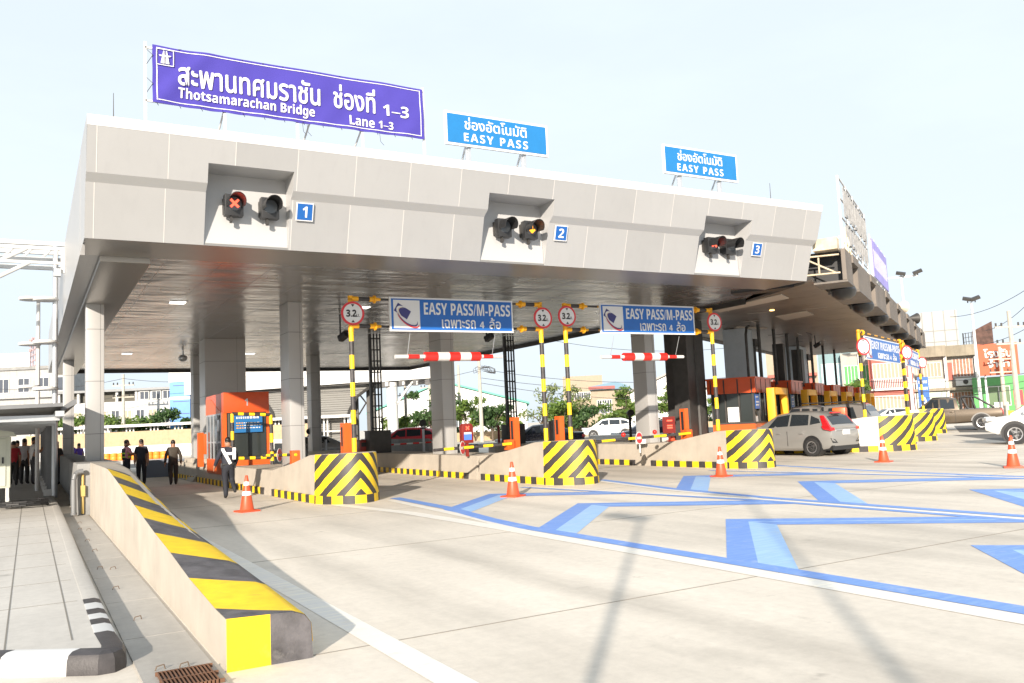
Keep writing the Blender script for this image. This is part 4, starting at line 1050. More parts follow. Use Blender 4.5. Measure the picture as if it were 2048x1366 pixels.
# ------------------------------------------------------------------ people
def person(label, loc, rz, h=1.68, group=None, shirt=(.7,.7,.7), trousers=(.03,.03,.035), sleeve=.2, pose=None, shoes=(.02,.02,.02), hair=True, mask=False, vest=None, female=False, cap=None, sink=0.):
    r = thing('person', label, 'person', loc, rz, group)
    k = h/1.7
    J = dict(pel=(0,0,.93), waist=(0,0,1.06), chest=(0,.01,1.28), neck=(0,0,1.45), head0=(0,.015,1.54), head1=(0,.02,1.64),
             sl=(-.17,0,1.39), el=(-.22,-.02,1.12), wl=(-.23,.05,.87), sr=(.17,0,1.39), er=(.22,-.02,1.12), wr=(.23,.05,.87),
             hl=(-.09,0,.89), kl=(-.1,.02,.49), al=(-.1,-.02,.09), tl=(-.11,.13,.04), hr=(.09,0,.89), kr=(.1,.02,.49), ar=(.1,-.02,.09), tr=(.11,.13,.04))
    if pose: J.update(pose)
    FAT = 1.36
    R0 = dict(pel=(.15,.11), waist=(.135,.095), chest=(.16,.11), neck=(.055,.055), head0=(.075,.088), head1=(.07,.085), sl=(.065,.065), el=(.047,.047), wl=(.03,.036),
              sr=(.065,.065), er=(.047,.047), wr=(.03,.036), hl=(.095,.095), kl=(.062,.065), al=(.042,.048), tl=(.04,.03), hr=(.095,.095), kr=(.062,.065), ar=(.042,.048), tr=(.04,.03))
    E_ = [('pel','waist','s'),('waist','chest','s'),('chest','neck','s'),('neck','head0','k'),('head0','head1','k'),('chest','sl','s'),('sl','el','a'),('el','wl','f'),('chest','sr','s'),('sr','er','a'),('er','wr','f'),
          ('pel','hl','t'),('hl','kl','t'),('kl','al','t'),('al','tl','h'),('pel','hr','t'),('hr','kr','t'),('kr','ar','t'),('ar','tr','h')]
    for s_, sg in (('l',-1),('r',1)):                       # palm and five fingers
        e, w_ = Vector(J['e'+s_]), Vector(J['w'+s_]); dr_ = (w_-e).normalized()
        side = dr_.cross(Vector((sg,0,0))).normalized() if abs(dr_.x) < .9 else Vector((0,1,0))
        pm = w_+dr_*.06; J['p'+s_] = tuple(pm); R0['p'+s_] = (.022,.035); E_.append(('w'+s_, 'p'+s_, 'k'))
        cu = Vector((-sg,0,0))*.35+Vector((0,.25,0))
        for q, (o, ln) in enumerate(((-.03,.06),(-.01,.075),(.01,.08),(.03,.07))):
            a = pm+side*o+dr_*.03; b = a+(dr_+cu*.3).normalized()*ln*.55; c = b+(dr_+cu).normalized()*ln*.45
            for nm, p in (('a',a),('b',b),('c',c)): J['f%s%d%s' % (s_,q,nm)] = tuple(p); R0['f%s%d%s' % (s_,q,nm)] = (.009,.009)
            E_ += [('p'+s_, 'f%s%da' % (s_,q), 'k'), ('f%s%da' % (s_,q), 'f%s%db' % (s_,q), 'k'), ('f%s%db' % (s_,q), 'f%s%dc' % (s_,q), 'k')]
        a = pm+side*.045-dr_*.02; b = a+(dr_+side*.6).normalized()*.04
        J['th'+s_] = tuple(a); J['ti'+s_] = tuple(b); R0['th'+s_] = (.011,.011); R0['ti'+s_] = (.009,.009); E_ += [('p'+s_,'th'+s_,'k'),('th'+s_,'ti'+s_,'k')]
    names = list(J); ix = {n_: i for i, n_ in enumerate(names)}
    me = bpy.data.meshes.new('body'); me.from_pydata([tuple(c*k for c in J[n_]) for n_ in names], [(ix[a], ix[b]) for a, b, _ in E_], [])
    o = bpy.data.objects.new('body', me); COL.objects.link(o)
    sk = o.modifiers.new('skin', 'SKIN'); sk.use_smooth_shade = True; su = o.modifiers.new('sub', 'SUBSURF'); su.levels = 1; su.render_levels = 1
    for n_, sv in zip(names, me.skin_vertices[0].data):
        q = R0[n_]; g_ = 1 if n_[0] in 'f' and n_[1] in 'lr' or n_[:2] in ('th','ti') or n_ in ('pl','pr') else FAT; sv.radius = (q[0]*k*g_, q[1]*k*g_); sv.use_root = (n_ == 'pel')
    dg = bpy.context.evaluated_depsgraph_get(); m2 = bpy.data.meshes.new_from_object(o.evaluated_get(dg)); bpy.data.objects.remove(o)
    def cm(n_, c): 
        nm = n_+' %.2f %.2f %.2f' % c
        return bpy.data.materials.get(nm) or mat(nm, c, .8, var=.12, vs=6)
    ms = [m_skin, cm('shirt cloth', shirt), cm('trouser cloth', trousers), cm('shoe leather', shoes)]
    m2.materials.clear()
    for q in ms: m2.materials.append(q)
    seg = [(Vector(J[a])*k, Vector(J[b])*k, t) for a, b, t in E_]
    for p in m2.polygons:
        c = Vector(p.center); best = 9; bt = 's'; bf = 0
        for a, b, t in seg:
            d_ = b-a; f = max(0, min(1, (c-a).dot(d_)/d_.length_squared)); q = (a+d_*f-c).length
            if q < best: best, bt, bf = q, t, f
        p.use_smooth = True
        p.material_index = {'s':1,'a':(1 if bf < sleeve*3.4 else 0),'f':(1 if sleeve > .4 and bf < .93 else 0),'k':0,'t':2,'h':3}[bt]
    bo = bpy.data.objects.new('body', m2); COL.objects.link(bo); bo.parent = r
    hc = Vector(J['head1'])*k; fd = Vector((0,1,0))
    hd = Vector(J['head1'])-Vector(J['head0'])
    hm = MB().sphere((hc.x, hc.y-.016*k, hc.z+.022*k), (.083*k,.098*k,.086*k), 0, 14, 8); hm.sphere((hc.x, hc.y-.05*k, hc.z-.035*k), (.074*k,.055*k,.07*k), 0, 12, 6)
    if cap: hm = MB().sphere((hc.x, hc.y-.01*k, hc.z+.035*k), (.09*k,.105*k,.075*k), 0, 14, 8); hm.cbox((hc.x, hc.y+.1*k, hc.z+.02*k), (.13*k,.1*k,.012))
    hm.build('cap' if cap else 'hair', cm('cap cloth', cap) if cap else m_hair, r, smooth=True)
    f = MB(); fz = hc.z-.02*k
    f.sphere((hc.x, hc.y+.086*k, fz-.015*k), (.013*k,.018*k,.022*k), 0, 8, 5)
    for s in (-1,1): f.sphere((hc.x+s*.078*k, hc.y-.005*k, fz), (.012*k,.022*k,.032*k), 0, 8, 5)
    f.build('nose_and_ears', m_skin, r, smooth=True)
    f = MB()
    for s in (-1,1): f.sphere((hc.x+s*.03*k, hc.y+.072*k, fz+.012*k), (.012*k,.012*k,.008*k), 0, 8, 4)
    f.cbox((hc.x, hc.y+.078*k, fz-.055*k), (.04*k,.02*k,.007*k)); f.build('eyes_and_mouth', m_hair, r)
    if mask: MB().sphere((hc.x, hc.y+.045*k, fz-.04*k), (.068*k,.058*k,.05*k), 0, 12, 6).build('face_mask', m_black, r, smooth=True)
    return r, k
navy = (.018,.02,.035)
# police man on lane 1, walking away with one leg raised behind
r, k = person('policeman in dark navy uniform with white crossed reflective straps, walking away', (4.72,24.19,0), R_(-4), 1.62, shirt=(.02,.022,.035), trousers=(.016,.018,.026), sleeve=.5,
       pose=dict(el=(-.3,-.08,1.14), wl=(-.36,.04,.92), er=(.25,.02,1.13), wr=(.22,.14,.95), kl=(-.08,.04,.49), al=(-.07,-.02,.09), tl=(-.08,.12,.04), kr=(.11,.12,.52), ar=(.14,-.2,.3), tr=(.16,-.2,.16)))
st = MB()
for a, b in (((-.16,-.135,1.40),(.05,-.14,.98)),((.16,-.135,1.42),(.15,-.12,1.1))):
    st.cbox(tuple((a[i]+b[i])/2*k for i in range(3)), (.085,.03,math.dist(a,b)*k), 0, 0, 0, -math.atan2(b[0]-a[0], a[2]-b[2]))
st.cbox((.02*k,-.137*k,1.27*k), (.3*k,.03,.075)); st.cbox((-.155*k,-.06*k,1.41*k),(.08,.2,.03)); st.cbox((.155*k,-.06*k,1.42*k),(.08,.2,.03))
st.build('reflective_straps', m_band, r, bevel=.008)
MB().cbox((0,-.0,.97*k),(.31*k,.235*k,.05),0).cbox((-.17*k,0,.93*k),(.07,.1,.14)).cbox((.17*k,0,.93*k),(.07,.1,.16)).build('belt', m_black, r, bevel=.015)
person('man in a dark suit walking away past the booth', (4.58,33.4,0), R_(2), 1.6, shirt=(.05,.042,.032), trousers=(.028,.024,.022), sleeve=.5,
       pose=dict(el=(-.27,-.02,1.12), wl=(-.29,.03,.86), er=(.27,-.02,1.12), wr=(.29,.03,.86), kl=(-.1,.04,.5), al=(-.1,-.12,.12), tl=(-.11,-.04,.03), ar=(.1,.02,.09), tr=(.11,.17,.04)))
rp, k = person('man in a black vest with green bands over a pink shirt, pointing', (3.22,35.6,0), R_(-75), 1.68, 'two men talking on lane 1', shirt=(.55,.25,.3), trousers=(.02,.022,.04), sleeve=.2,
       pose=dict(er=(.24,.1,1.18), wr=(.1,.33,1.2), el=(-.22,.05,1.14), wl=(-.12,.28,1.16)))
v_ = MB().lathe((0,0,0), [(.165*k,.98*k),(.165*k,1.15*k),(.175*k,1.3*k),(.16*k,1.4*k)], 16); v_.build('vest', m_black, rp, smooth=True)
v_ = MB()
for z in (1.06,1.2): v_.lathe((0,0,0), [(.178*k,z*k),(.18*k,(z+.045)*k)], 16)
v_.build('vest_band', mat('fluorescent green', (.45,.75,.05), .5), rp, smooth=True)
person('man in a navy polo shirt and black face mask, facing the camera', (3.72,35.4,0), R_(172), 1.68, 'two men talking on lane 1', shirt=(.022,.024,.045), trousers=(.012,.013,.02), sleeve=.2, mask=True)
G = 'group of people under the walkway roof'
person('man in a white shirt and dark trousers, front of the group under the walkway', (.16,37.6,.17), R_(-70), 1.78, G, shirt=(.5,.49,.48), pose=dict(er=(.24,.08,1.15), wr=(.12,.25,1.3)))
person('man in a white shirt seen from behind, left of the other white shirt', (-.16,38.6,.17), R_(-20), 1.74, G, shirt=(.46,.46,.47), trousers=(.03,.03,.03))
person('man in a black and red vest under the walkway', (-.52,38.0,.17), R_(10), 1.66, G, shirt=(.35,.02,.03), trousers=(.03,.028,.026))
person('person in an orange shirt farther back under the walkway', (-1.2,47,.17), R_(30), 1.66, G, shirt=(.7,.12,.05))
person('person in black beyond the white shirts', (-.45,43,.17), R_(200), 1.7, G, shirt=(.02,.02,.02))
person('person in dark clothes and a white cap outside the walkway posts', (1.0,40.5,.0), R_(150), 1.75, G, shirt=(.03,.028,.03), cap=(.7,.7,.7))
person('person in a red shirt outside the walkway posts', (.92,41.6,.0), R_(30), 1.7, G, shirt=(.3,.02,.02))
person('person in a purple shirt behind the rear wall', (2.3,50.9,0), R_(20), 1.62, 'people in purple behind the wall', shirt=(.12,.06,.4))
person('bareheaded person in a darker purple shirt behind the rear wall', (1.95,51.6,0), R_(-10), 1.68, 'people in purple behind the wall', shirt=(.08,.05,.3))

# ------------------------------------------------------------------ vehicles
m_tail = mat('tail lamp red', (.5,.01,.015), .15, coat=1); m_clear = mat('lamp glass', (.6,.62,.64), .08, spec=.8)
def wheel(parent, x, y, rad, side):
    w_ = MB(); R2 = rad; wd = .2; xo = x+side*.02
    prof = [(R2*.62,-wd/2),(R2*.93,-wd/2),(R2,-wd*.35),(R2,wd*.35),(R2*.93,wd/2),(R2*.62,wd/2)]
    n = 24
    w_.loft([[(x+z*side, y+q*math.cos(2*math.pi*j/n), rad+q*math.sin(2*math.pi*j/n)) for j in range(n)] for q, z in prof], 0)
    t = w_.build('wheel', m_rubber, parent, smooth=True)
    rm = MB().cyl((x+side*wd*.3,y,rad),(x+side*wd*.36,y,rad),R2*.6,None,20,1)
    for q in range(7):
        a = 2*math.pi*q/7
        rm.loft([[(x+side*wd*.5, y+math.cos(a)*r_-math.sin(a)*s, rad+math.sin(a)*r_+math.cos(a)*s) for r_, s in ((.03,-.045),(.03,.045),(R2*.6,.03),(R2*.6,-.03))],
                 [(x+side*wd*.4, y+math.cos(a)*r_-math.sin(a)*s, rad+math.sin(a)*r_+math.cos(a)*s) for r_, s in ((.03,-.045),(.03,.045),(R2*.6,.03),(R2*.6,-.03))]], 0)
    rm.loft([[(x+side*wd*z, y+q*math.cos(2*math.pi*j/n), rad+q*math.sin(2*math.pi*j/n)) for j in range(n)] for q, z in ((R2*.64,.52),(R2*.57,.5),(R2*.57,.4))], 0, False)
    rm.build('rim', [m_rim, m_black], t)
CARS = {
 'hatch': dict(L=3.95, W=1.69, wb=(-1.22,1.3), r=.31,
   low=[(-1.97,.42,.78,.62),(-1.94,.3,.9,.74),(-1.8,.24,.97,.8),(-1.3,.2,1.0,.845),(-.4,.19,.98,.845),(.7,.19,.93,.845),(1.25,.2,.9,.83),(1.7,.24,.78,.76),(1.93,.34,.64,.6)],
   cab=[(-1.93,.94,.99,.7,.66),(-1.62,.96,1.36,.75,.6),(-1.25,.98,1.49,.78,.57),(-.3,.97,1.53,.79,.58),(.35,.94,1.46,.79,.56),(1.35,.87,.92,.76,.66)],
   side=[[(-.22,1.03),(.68,.98),(.34,1.36),(-.22,1.43)],[(-.3,1.03),(-1.05,1.05),(-1.0,1.40),(-.3,1.43)],[(-1.12,1.06),(-1.5,1.12),(-1.42,1.25),(-1.1,1.37)]], ws=(.42,1.25), rs=(-1.88,-1.6)),
 'pickup': dict(L=5.2, W=1.84, wb=(-1.6,1.5), r=.38,
   low=[(-2.6,.6,1.05,.84),(-2.55,.5,1.1,.9),(-2.0,.42,1.12,.92),(-.4,.36,1.12,.92),(1.0,.36,1.1,.92),(1.9,.4,1.06,.9),(2.4,.45,.98,.84),(2.6,.55,.8,.7)],
   cab=[(-.62,1.08,1.14,.86,.8),(-.5,1.08,1.66,.86,.66),(-.1,1.08,1.78,.87,.64),(.6,1.08,1.76,.87,.64),(1.45,1.06,1.12,.85,.76)],
   side=[[(-.42,1.14),(.25,1.14),(.25,1.66),(-.38,1.62)],[(.33,1.14),(1.15,1.13),(.66,1.66),(.33,1.66)]], ws=(.66,1.38), rs=(-.6,-.5)),
 'suv': dict(L=4.5, W=1.84, wb=(-1.3,1.35), r=.36,
   low=[(-2.25,.5,.95,.76),(-2.2,.4,1.05,.84),(-1.7,.3,1.1,.92),(0,.28,1.06,.92),(1.1,.3,1.03,.91),(1.9,.36,.94,.84),(2.25,.5,.78,.66)],
   cab=[(-2.2,1.02,1.08,.8,.74),(-1.75,1.06,1.5,.83,.64),(-1.0,1.08,1.68,.85,.62),(.1,1.06,1.68,.85,.62),(.6,1.05,1.6,.85,.62),(1.45,1.0,1.05,.82,.72)],
   side=[[(.05,1.13),(.95,1.1),(.55,1.5),(.05,1.55)],[(-.03,1.13),(-.9,1.14),(-.9,1.53),(-.03,1.56)],[(-1.0,1.15),(-1.65,1.2),(-1.5,1.42),(-1.0,1.52)]], ws=(.68,1.35), rs=(-2.15,-1.75)),
 'sedan': dict(L=4.6, W=1.78, wb=(-1.35,1.35), r=.32,
   low=[(-2.3,.4,.88,.68),(-2.25,.3,.98,.78),(-1.5,.22,1.0,.88),(0,.2,.95,.89),(1.2,.22,.9,.87),(1.95,.28,.76,.78),(2.3,.4,.6,.6)],
   cab=[(-1.75,.98,1.02,.78,.7),(-.95,.98,1.42,.8,.58),(-.3,.97,1.47,.81,.57),(.35,.95,1.43,.81,.57),(1.3,.9,.94,.78,.68)],
   side=[[(-.02,1.02),(.85,.97),(.4,1.33),(-.02,1.38)],[(-.1,1.02),(-1.15,1.04),(-.9,1.35),(-.1,1.39)]], ws=(.43,1.22), rs=(-1.68,-1.0)),
}
def car(name, kind, label, loc, rz, paint, scale=1., group='vehicles at the toll plaza', extra=None, cat='car'):
    D = CARS[kind]; r = thing(name, label, cat, loc, rz, group, scale)
    low = []
    for y, zb, zt, hw in D['low']:
        q = [(.88*hw,zb),(.97*hw,zb+.08),(1.0*hw,zb+(zt-zb)*.45),(.985*hw,zb+(zt-zb)*.72),(.93*hw,zt-.03),(.84*hw,zt)]
        low.append([(-x,y,z) for x, z in q]+[(x,y,z) for x, z in reversed(q)])
    b_ = MB().loft(low); b_.build('body', paint, r, smooth=True)
    cab = []
    for y, zb, zt, hb, ht in D['cab']:
        q = [(hb,zb-.03),(hb,zb),(ht+.02,zt-.07 if zt-zb > .15 else zt-.01),(ht*.9,zt-.015),(ht*.5,zt)]
        cab.append([(-x,y,z) for x, z in q]+[(x,y,z) for x, z in reversed(q)])
    MB().loft(cab).build('cabin', paint, r, smooth=True)
    def at(y):
        C_ = D['cab']
        for a, b in zip(C_, C_[1:]):
            if a[0] <= y <= b[0]:
                f = (y-a[0])/(b[0]-a[0]); return [a[i]+(b[i]-a[i])*f for i in range(5)]
        return C_[-1] if y > 0 else C_[0]
    for pl in D['side']:
        for s in (-1,1):
            o, i = [], []
            for y, z in pl:
                _, zb, zt, hb, ht = at(y); f = max(0, min(1, (z-zb)/max(.05, zt-.07-zb))); x = hb+(ht+.02-hb)*f
                o.append((s*(x+.008),y,z)); i.append((s*(x-.03),y,z))
            MB().loft([o,i]).build('side_window', m_glass, r)
    for nm, (ya, yb) in (('windscreen', D['ws']), ('rear_window', D['rs'])):
        rows = []
        for q in range(4):
            y = ya+(yb-ya)*q/3; _, zb, zt, hb, ht = at(y); sg = 1 if nm == 'windscreen' else -1
            rows.append([(x*ht*.88, y+.006*sg, zt+.008-(abs(x)**3)*.018) for x in (-1,-.6,0,.6,1)])
        g_ = MB()
        for a, b in zip(rows, rows[1:]):
            for q in range(4): g_.face([a[q],a[q+1],b[q+1],b[q]])
        g_.build(nm, m_glass, r, smooth=True)
    W2 = D['W']/2; rad = D['r']
    for y in D['wb']:
        for s in (-1,1):
            n = 18
            MB().cyl((s*(W2-.3),y,rad+.03),(s*(W2+.012),y,rad+.03),rad*1.17,None,24).build('wheel_arch', m_black, r)
            wheel(r, s*(W2-.075), y, rad, s)
    yr, yf = D['low'][0][0], D['low'][-1][0]; zt = D['low'][1][2]
    for s in (-1,1):
        MB().cbox((s*W2*.80,yf-.12,D['low'][-2][2]-.05),(.3,.28,.13),0,s*R_(-28)).build('headlight', m_clear, r, bevel=.03)
        if kind == 'hatch':
            t = MB().loft([[(s*.835,-1.62,1.02),(s*.80,-1.93,.96),(s*.80,-1.95,.84),(s*.86,-1.72,.9)],[(s*.70,-1.60,1.02),(s*.62,-1.985,.95),(s*.6,-1.985,.86),(s*.72,-1.7,.9)]])
            t.loft([[(s*.80,-1.66,1.0),(s*.77,-1.9,.95),(s*.66,-1.93,.96),(s*.68,-1.7,1.02)],[(s*.655,-1.46,1.36),(s*.64,-1.58,1.36),(s*.6,-1.6,1.36),(s*.6,-1.5,1.37)]])
            t.build('tail_light', m_tail, r, bevel=.01)
            MB().loft([[(s*.5,-1.96,.44),(s*.72,-1.9,.44),(s*.76,-1.88,.6),(s*.62,-1.93,.56)],[(s*.5,-1.99,.44),(s*.72,-1.95,.44),(s*.76,-1.93,.6),(s*.62,-1.98,.56)]]).build('bumper_vent', m_black, r)
        else:
            MB().cbox((s*W2*.83,yr+.06,zt-.2),(.2,.14,.3 if kind != 'sedan' else .16)).build('tail_light', m_tail, r, bevel=.02)
        MB().cbox((s*(W2+.08),D['ws'][1]-.35,D['cab'][-1][1]+.1),(.18,.1,.13)).build('mirror', paint, r, bevel=.03)
        for y in ((-.75,.2) if kind != 'pickup' else (-.2,.75)): MB().cbox((s*(W2*.985+.012),y-.05,zt-.13),(.035,.17,.03)).build('door_handle', paint, r, bevel=.01)
        ln = MB()
        for y in (D['side'][0][0][0]-.0, ): ln.box((s*(W2-.002)-.006,y-.008,.35),(s*(W2-.002)+.006,y+.004,zt-.05))
        ln.build('door_gap', m_black, r)
    MB().cbox((0,yr-.01,zt-.12),(.36,.03,.16)).build('number_plate', m_signw, r)
    MB().box((-W2*.86,yr+.02,.2),(W2*.86,yr+.5,.36)).build('under_bumper', m_black, r)
    if extra: extra(r, D)
    return r
m_silver = mat('warm silver paint', (.26,.256,.245), .33, .25, coat=.6); m_greyp = mat('grey car paint', (.27,.26,.25), .3, .5, coat=.6)
m_brn = mat('bronze brown paint', (.11,.085,.06), .3, .5, coat=.6); m_whp = mat('white car paint', (.78,.78,.76), .3, coat=.6)
m_dkp = mat('dark blue paint', (.02,.022,.04), .25, .2, coat=.8); m_redp = mat('bright red paint', (.45,.02,.03), .3, coat=.6)
def hatch_x(r, D):
    MB().cbox((0,-1.975,.86),(1.0,.03,.035)).build('chrome_strip', m_rim, r)
    MB().cbox((0,-1.62,1.44),(.5,.1,.04)).build('brake_lamp', m_tail, r)
    MB().cyl((0,-1.0,1.5),(0,-1.16,1.66),.008,None,5).build('aerial', m_black, r)
car('hatchback', 'hatch', 'silver hatchback seen from behind between two island noses', (25.15,22.75,0), R_(4), m_silver, 1.06, extra=hatch_x)
def canopy_x(r, D):
    b_ = []
    for y, zb, zt, hb, ht in ((-2.5,1.1,1.2,.86,.82),(-2.15,1.1,1.72,.86,.68),(-1.6,1.1,1.8,.87,.66),(-.64,1.1,1.76,.87,.66)):
        b_.append([(-hb,y,zb),(-ht,y,zt-.06),(-ht*.7,y,zt),(ht*.7,y,zt),(ht,y,zt-.06),(hb,y,zb)])
    MB().loft(b_).build('bed_canopy', m_greyp, r, smooth=True)
    for s in (-1,1): MB().loft([[(s*(.875+d_),-1.95,1.2),(s*(.875+d_),-.8,1.2),(s*(.74+d_),-.85,1.62),(s*(.74+d_),-1.8,1.62)] for d_ in (.0,-.04)]).build('canopy_window', m_glass, r)
    MB().face([(-.7,-2.44,1.28),(.7,-2.44,1.28),(.6,-2.2,1.66),(-.6,-2.2,1.66)]).build('canopy_rear_window', m_glass, r)
    MB().cbox((0,-2.12,1.74),(.4,.08,.04)).build('brake_lamp', m_tail, r)
    f = MB()
    for s in (-1,1): f.cyl((s*.6,-2,1.84),(s*.6,.4,1.86),.025,None,6)
    f.build('roof_rail', m_dark, r)
p_ = P(38.6, 6.6); car('pickup_truck', 'pickup', 'grey pickup with a windowed bed cover behind the white island wall', (p_.x,p_.y,0), R_(22), m_greyp, 1.04, extra=canopy_x, cat='pickup')
def rollbar_x(r, D):
    f = MB()
    for s in (-.8,.8): f.tube([(s,-.7,1.1),(s,-.72,1.68),(s,-.9,1.74),(s,-1.4,1.7),(s,-2.2,1.12)], .045, 8); f.tube([(s,-1.0,1.12),(s,-.8,1.65)], .04, 8); f.tube([(s,-1.35,1.12),(s,-1.2,1.7)],.04,8)
    f.cyl((-.8,-.8,1.72),(.8,-.8,1.72),.045,None,8); f.build('roll_bar', m_black, r, smooth=True)
    MB().box((-.93,-2.5,.42),(.93,-2.3,.62)).build('rear_bumper', m_black, r)
    for s in (-1,1): MB().loft([[(s*.935,-1.6+.5*math.cos(t),.4+.5*math.sin(t)) for t in [R_(10)+R_(160)*k/10 for k in range(11)]]+[(s*.935,-1.6+.44*math.cos(t),.4+.44*math.sin(t)) for t in [R_(170)-R_(160)*k/10 for k in range(11)]],
                                [(s*.9,-1.6+.5*math.cos(t),.4+.5*math.sin(t)) for t in [R_(10)+R_(160)*k/10 for k in range(11)]]+[(s*.9,-1.6+.44*math.cos(t),.4+.44*math.sin(t)) for t in [R_(170)-R_(160)*k/10 for k in range(11)]]]).build('wheel_arch_flare', m_greyp, r)
c_ = Vector((48.15,30.6,0))+VV*1.75-UU*.85
c_ = Vector((49.0,30.6,0))+VV*1.6+UU*.8
car('pickup_truck', 'pickup', 'bronze pickup with a black roll bar, side on behind the far islands', (c_.x,c_.y,0), RO, m_brn, 1.15, extra=rollbar_x, cat='pickup')
c_ = Vector((32.55,18.8,0))-VV*1.45+UU*.95
car('car', 'suv', 'white car cut by the right edge, only its front wheel and bonnet in view', (c_.x,c_.y,0), RO-R_(2), m_whp, 1.1)
car('car', 'suv', 'white crossover driving left beyond lane 3', (42.6,58.8,0), R_(54), m_whp, 1.0)
car('car', 'suv', 'bright red car partly hidden by a grey island wall, beyond lane 2', (20.9,50.6,0), R_(62), m_redp, 1.0)
car('car', 'sedan', 'grey sedan showing its tail lamps beyond the cable ladder', (20.7,54.6,0), R_(25), m_greyp, 1.0)
car('car', 'sedan', 'dark blue car beyond the second island nose', (24.6,40.5,0), R_(60), m_dkp, 1.05)
car('car', 'sedan', 'silver blue sedan behind the grey column of lane 2', (14.2,49.0,0), R_(70), m_silver, 1.0)
car('car', 'sedan', 'dark car behind the dark steel column', (33.5,42,0), R_(60), m_dkp, 1.0)
car('car', 'sedan', 'white sedan far off behind the farthest island', (58.5,43.5,0), R_(62), m_whp, 1.0)

# ------------------------------------------------------------------ left side: walkway, cabinet, poles
m_roofm = mat('grey metal roof sheet', (.18,.186,.192), .5, .3, var=.08)
wk = thing('covered_walkway', 'low grey covered walkway with steel posts at the left', 'walkway', (.5, 29, .17))
MB().prism([(-5.5,2.36),(.65,2.52),(.65,2.60),(-5.5,2.46)], lambda a,b,d_: (a,d_,b), 21.5, 62).build('roof', m_roofm, wk, world=True)
f = MB()
for y in (24,31.5,39,46.5,54): MB().box((-5.3,y-.09,0),(-5.16,y+.09,2.4)).build('post', m_roofm, wk, world=True)
for y in (29.15,31.5,34,36.5,39,41.5,44,46.5): MB().box((.46,y-.09,.17),(.6,y+.09,2.45)).build('post', m_roofm, wk, world=True)
f = MB()
for y in (29.15,31.5,34,36.5,39,41.5): MB().box((.38,y-.2,.17),(.68,y+.2,.36)).build('post_footing', m_white, wk, world=True)
f = MB()
for k in range(10): f.box((-5.4,22+3.2*k,2.22),(.6,22.1+3.2*k,2.35))
f.box((.5,21.5,2.3),(.68,60,2.42)); f.build('beam', m_steel, wk, world=True)
MB().prism([(.66,2.46),(.98,2.62),(1.0,2.75),(.9,2.72),(.66,2.55)], lambda a,b,d_: (a,d_,b), 23, 60).build('gutter', m_roofm, wk, world=True)
cbn = thing('electrical_cabinet', 'pale green electrical cabinet on steel legs at the left edge', 'cabinet', (-1.0, 24.5, .17))
MB().box((-.8,0,.5),(.6,.75,1.75)).build('case', mat('pale green enamel', (.48,.5,.42), .45, var=.05), cbn, bevel=.015)
MB().prism([(-.9,1.76),(.72,1.76),(.66,1.86),(-.1,2.0),(-.86,1.86)], lambda a,b,d_: (a,d_,b), -.1, .85).build('roof', bpy.data.materials['pale green enamel'], cbn)
MB().box((-.75,-.02,.55),(.5,-.002,1.7)).build('door', bpy.data.materials['pale green enamel'], cbn)
MB().box((.42,-.05,1.1),(.46,-.02,1.25)).build('handle', m_black, cbn)
f = MB()
for x in (-.75,.5):
    for y in (.02,.65): MB().box((x,y,0),(x+.07,y+.07,.5)).build('leg', m_white, cbn)
c_ = MB(); c_.tube([(-.1+.75*math.cos(t*.6)*.7, 24.6+.35*math.sin(t*.6), .2+.004*t) for t in range(34)], .03, 6)
tag(c_.build('cable_coil', m_black), 'black cable coiled under the pale green cabinet', 'cable')
def lamp_pole(label, x, y, h, rings, rad=.07):
    r = thing('lamp_pole', label, 'lamp pole', (x,y,.1), 0, 'pale poles left of the canopy')
    MB().cyl((0,0,0),(0,0,h),rad,rad*.85,12).build('pole', m_white if rad < .075 else m_steel, r, smooth=True)
    for z in rings:
        p = MB(); p.lathe((-.25,0,z), [(.33,0),(.35,.03),(.33,.09),(.28,.1)], 20); p.box((-.25,-.03,z+.02),(.06,.03,z+.07)); p.build('round_bracket', m_white, r, smooth=True)
lamp_pole('thick grey pole strapped to the front walkway post', .66, 29.0, 7.6, [5.9,4.6,3.2], .085)
lamp_pole('thinner pale pole left of the thick grey pole', .24, 33.0, 6.6, [6.5,4.95,3.5], .07)
tr_ = MB()
for z in (7.75,7.25): tr_.box((-9,29.2,z),(1.5,29.35,z+.12)); tr_.box((-9,30.6,z),(1.5,30.75,z+.12))
tr_.box((-9,29.3,7.3),(1.4,29.4,7.36)); k = -8.8
while k < 1.2: tr_.cyl((k,29.3,7.25),(k+.5,29.3,7.8),.04,None,6); k += .5
for x0_ in (-.1,): tr_.cyl((x0_,28.6,7.5),(-2.5,28.6,6.1),.06,None,8); tr_.cyl((x0_+.1,28.6,7.1),(-2.5,28.6,5.6),.06,None,8); tr_.box((-2.5,28.55,7.48),(.9,28.65,7.58)); tr_.box((-2.5,28.55,7.05),(.8,28.65,7.13)); tr_.box((.6,28.56,7.1),(.7,28.64,7.5))
tr_.box((-9.2,29,0),(-8.9,29.4,7.9)); tag(tr_.build('sign_truss', m_white), 'white overhead steel truss entering from the left edge beside the canopy', 'truss')
r = thing('flood_lamp', 'small grey lamp on the side of the canopy, above the pole', 'lamp', (.86,27.5,6.6))
MB().box((-.28,-.1,-.1),(-.1,.15,.12)).build('head', m_steel, r); MB().box((-.1,-.02,0),(.0,.02,.7)).build('arm', m_white, r)

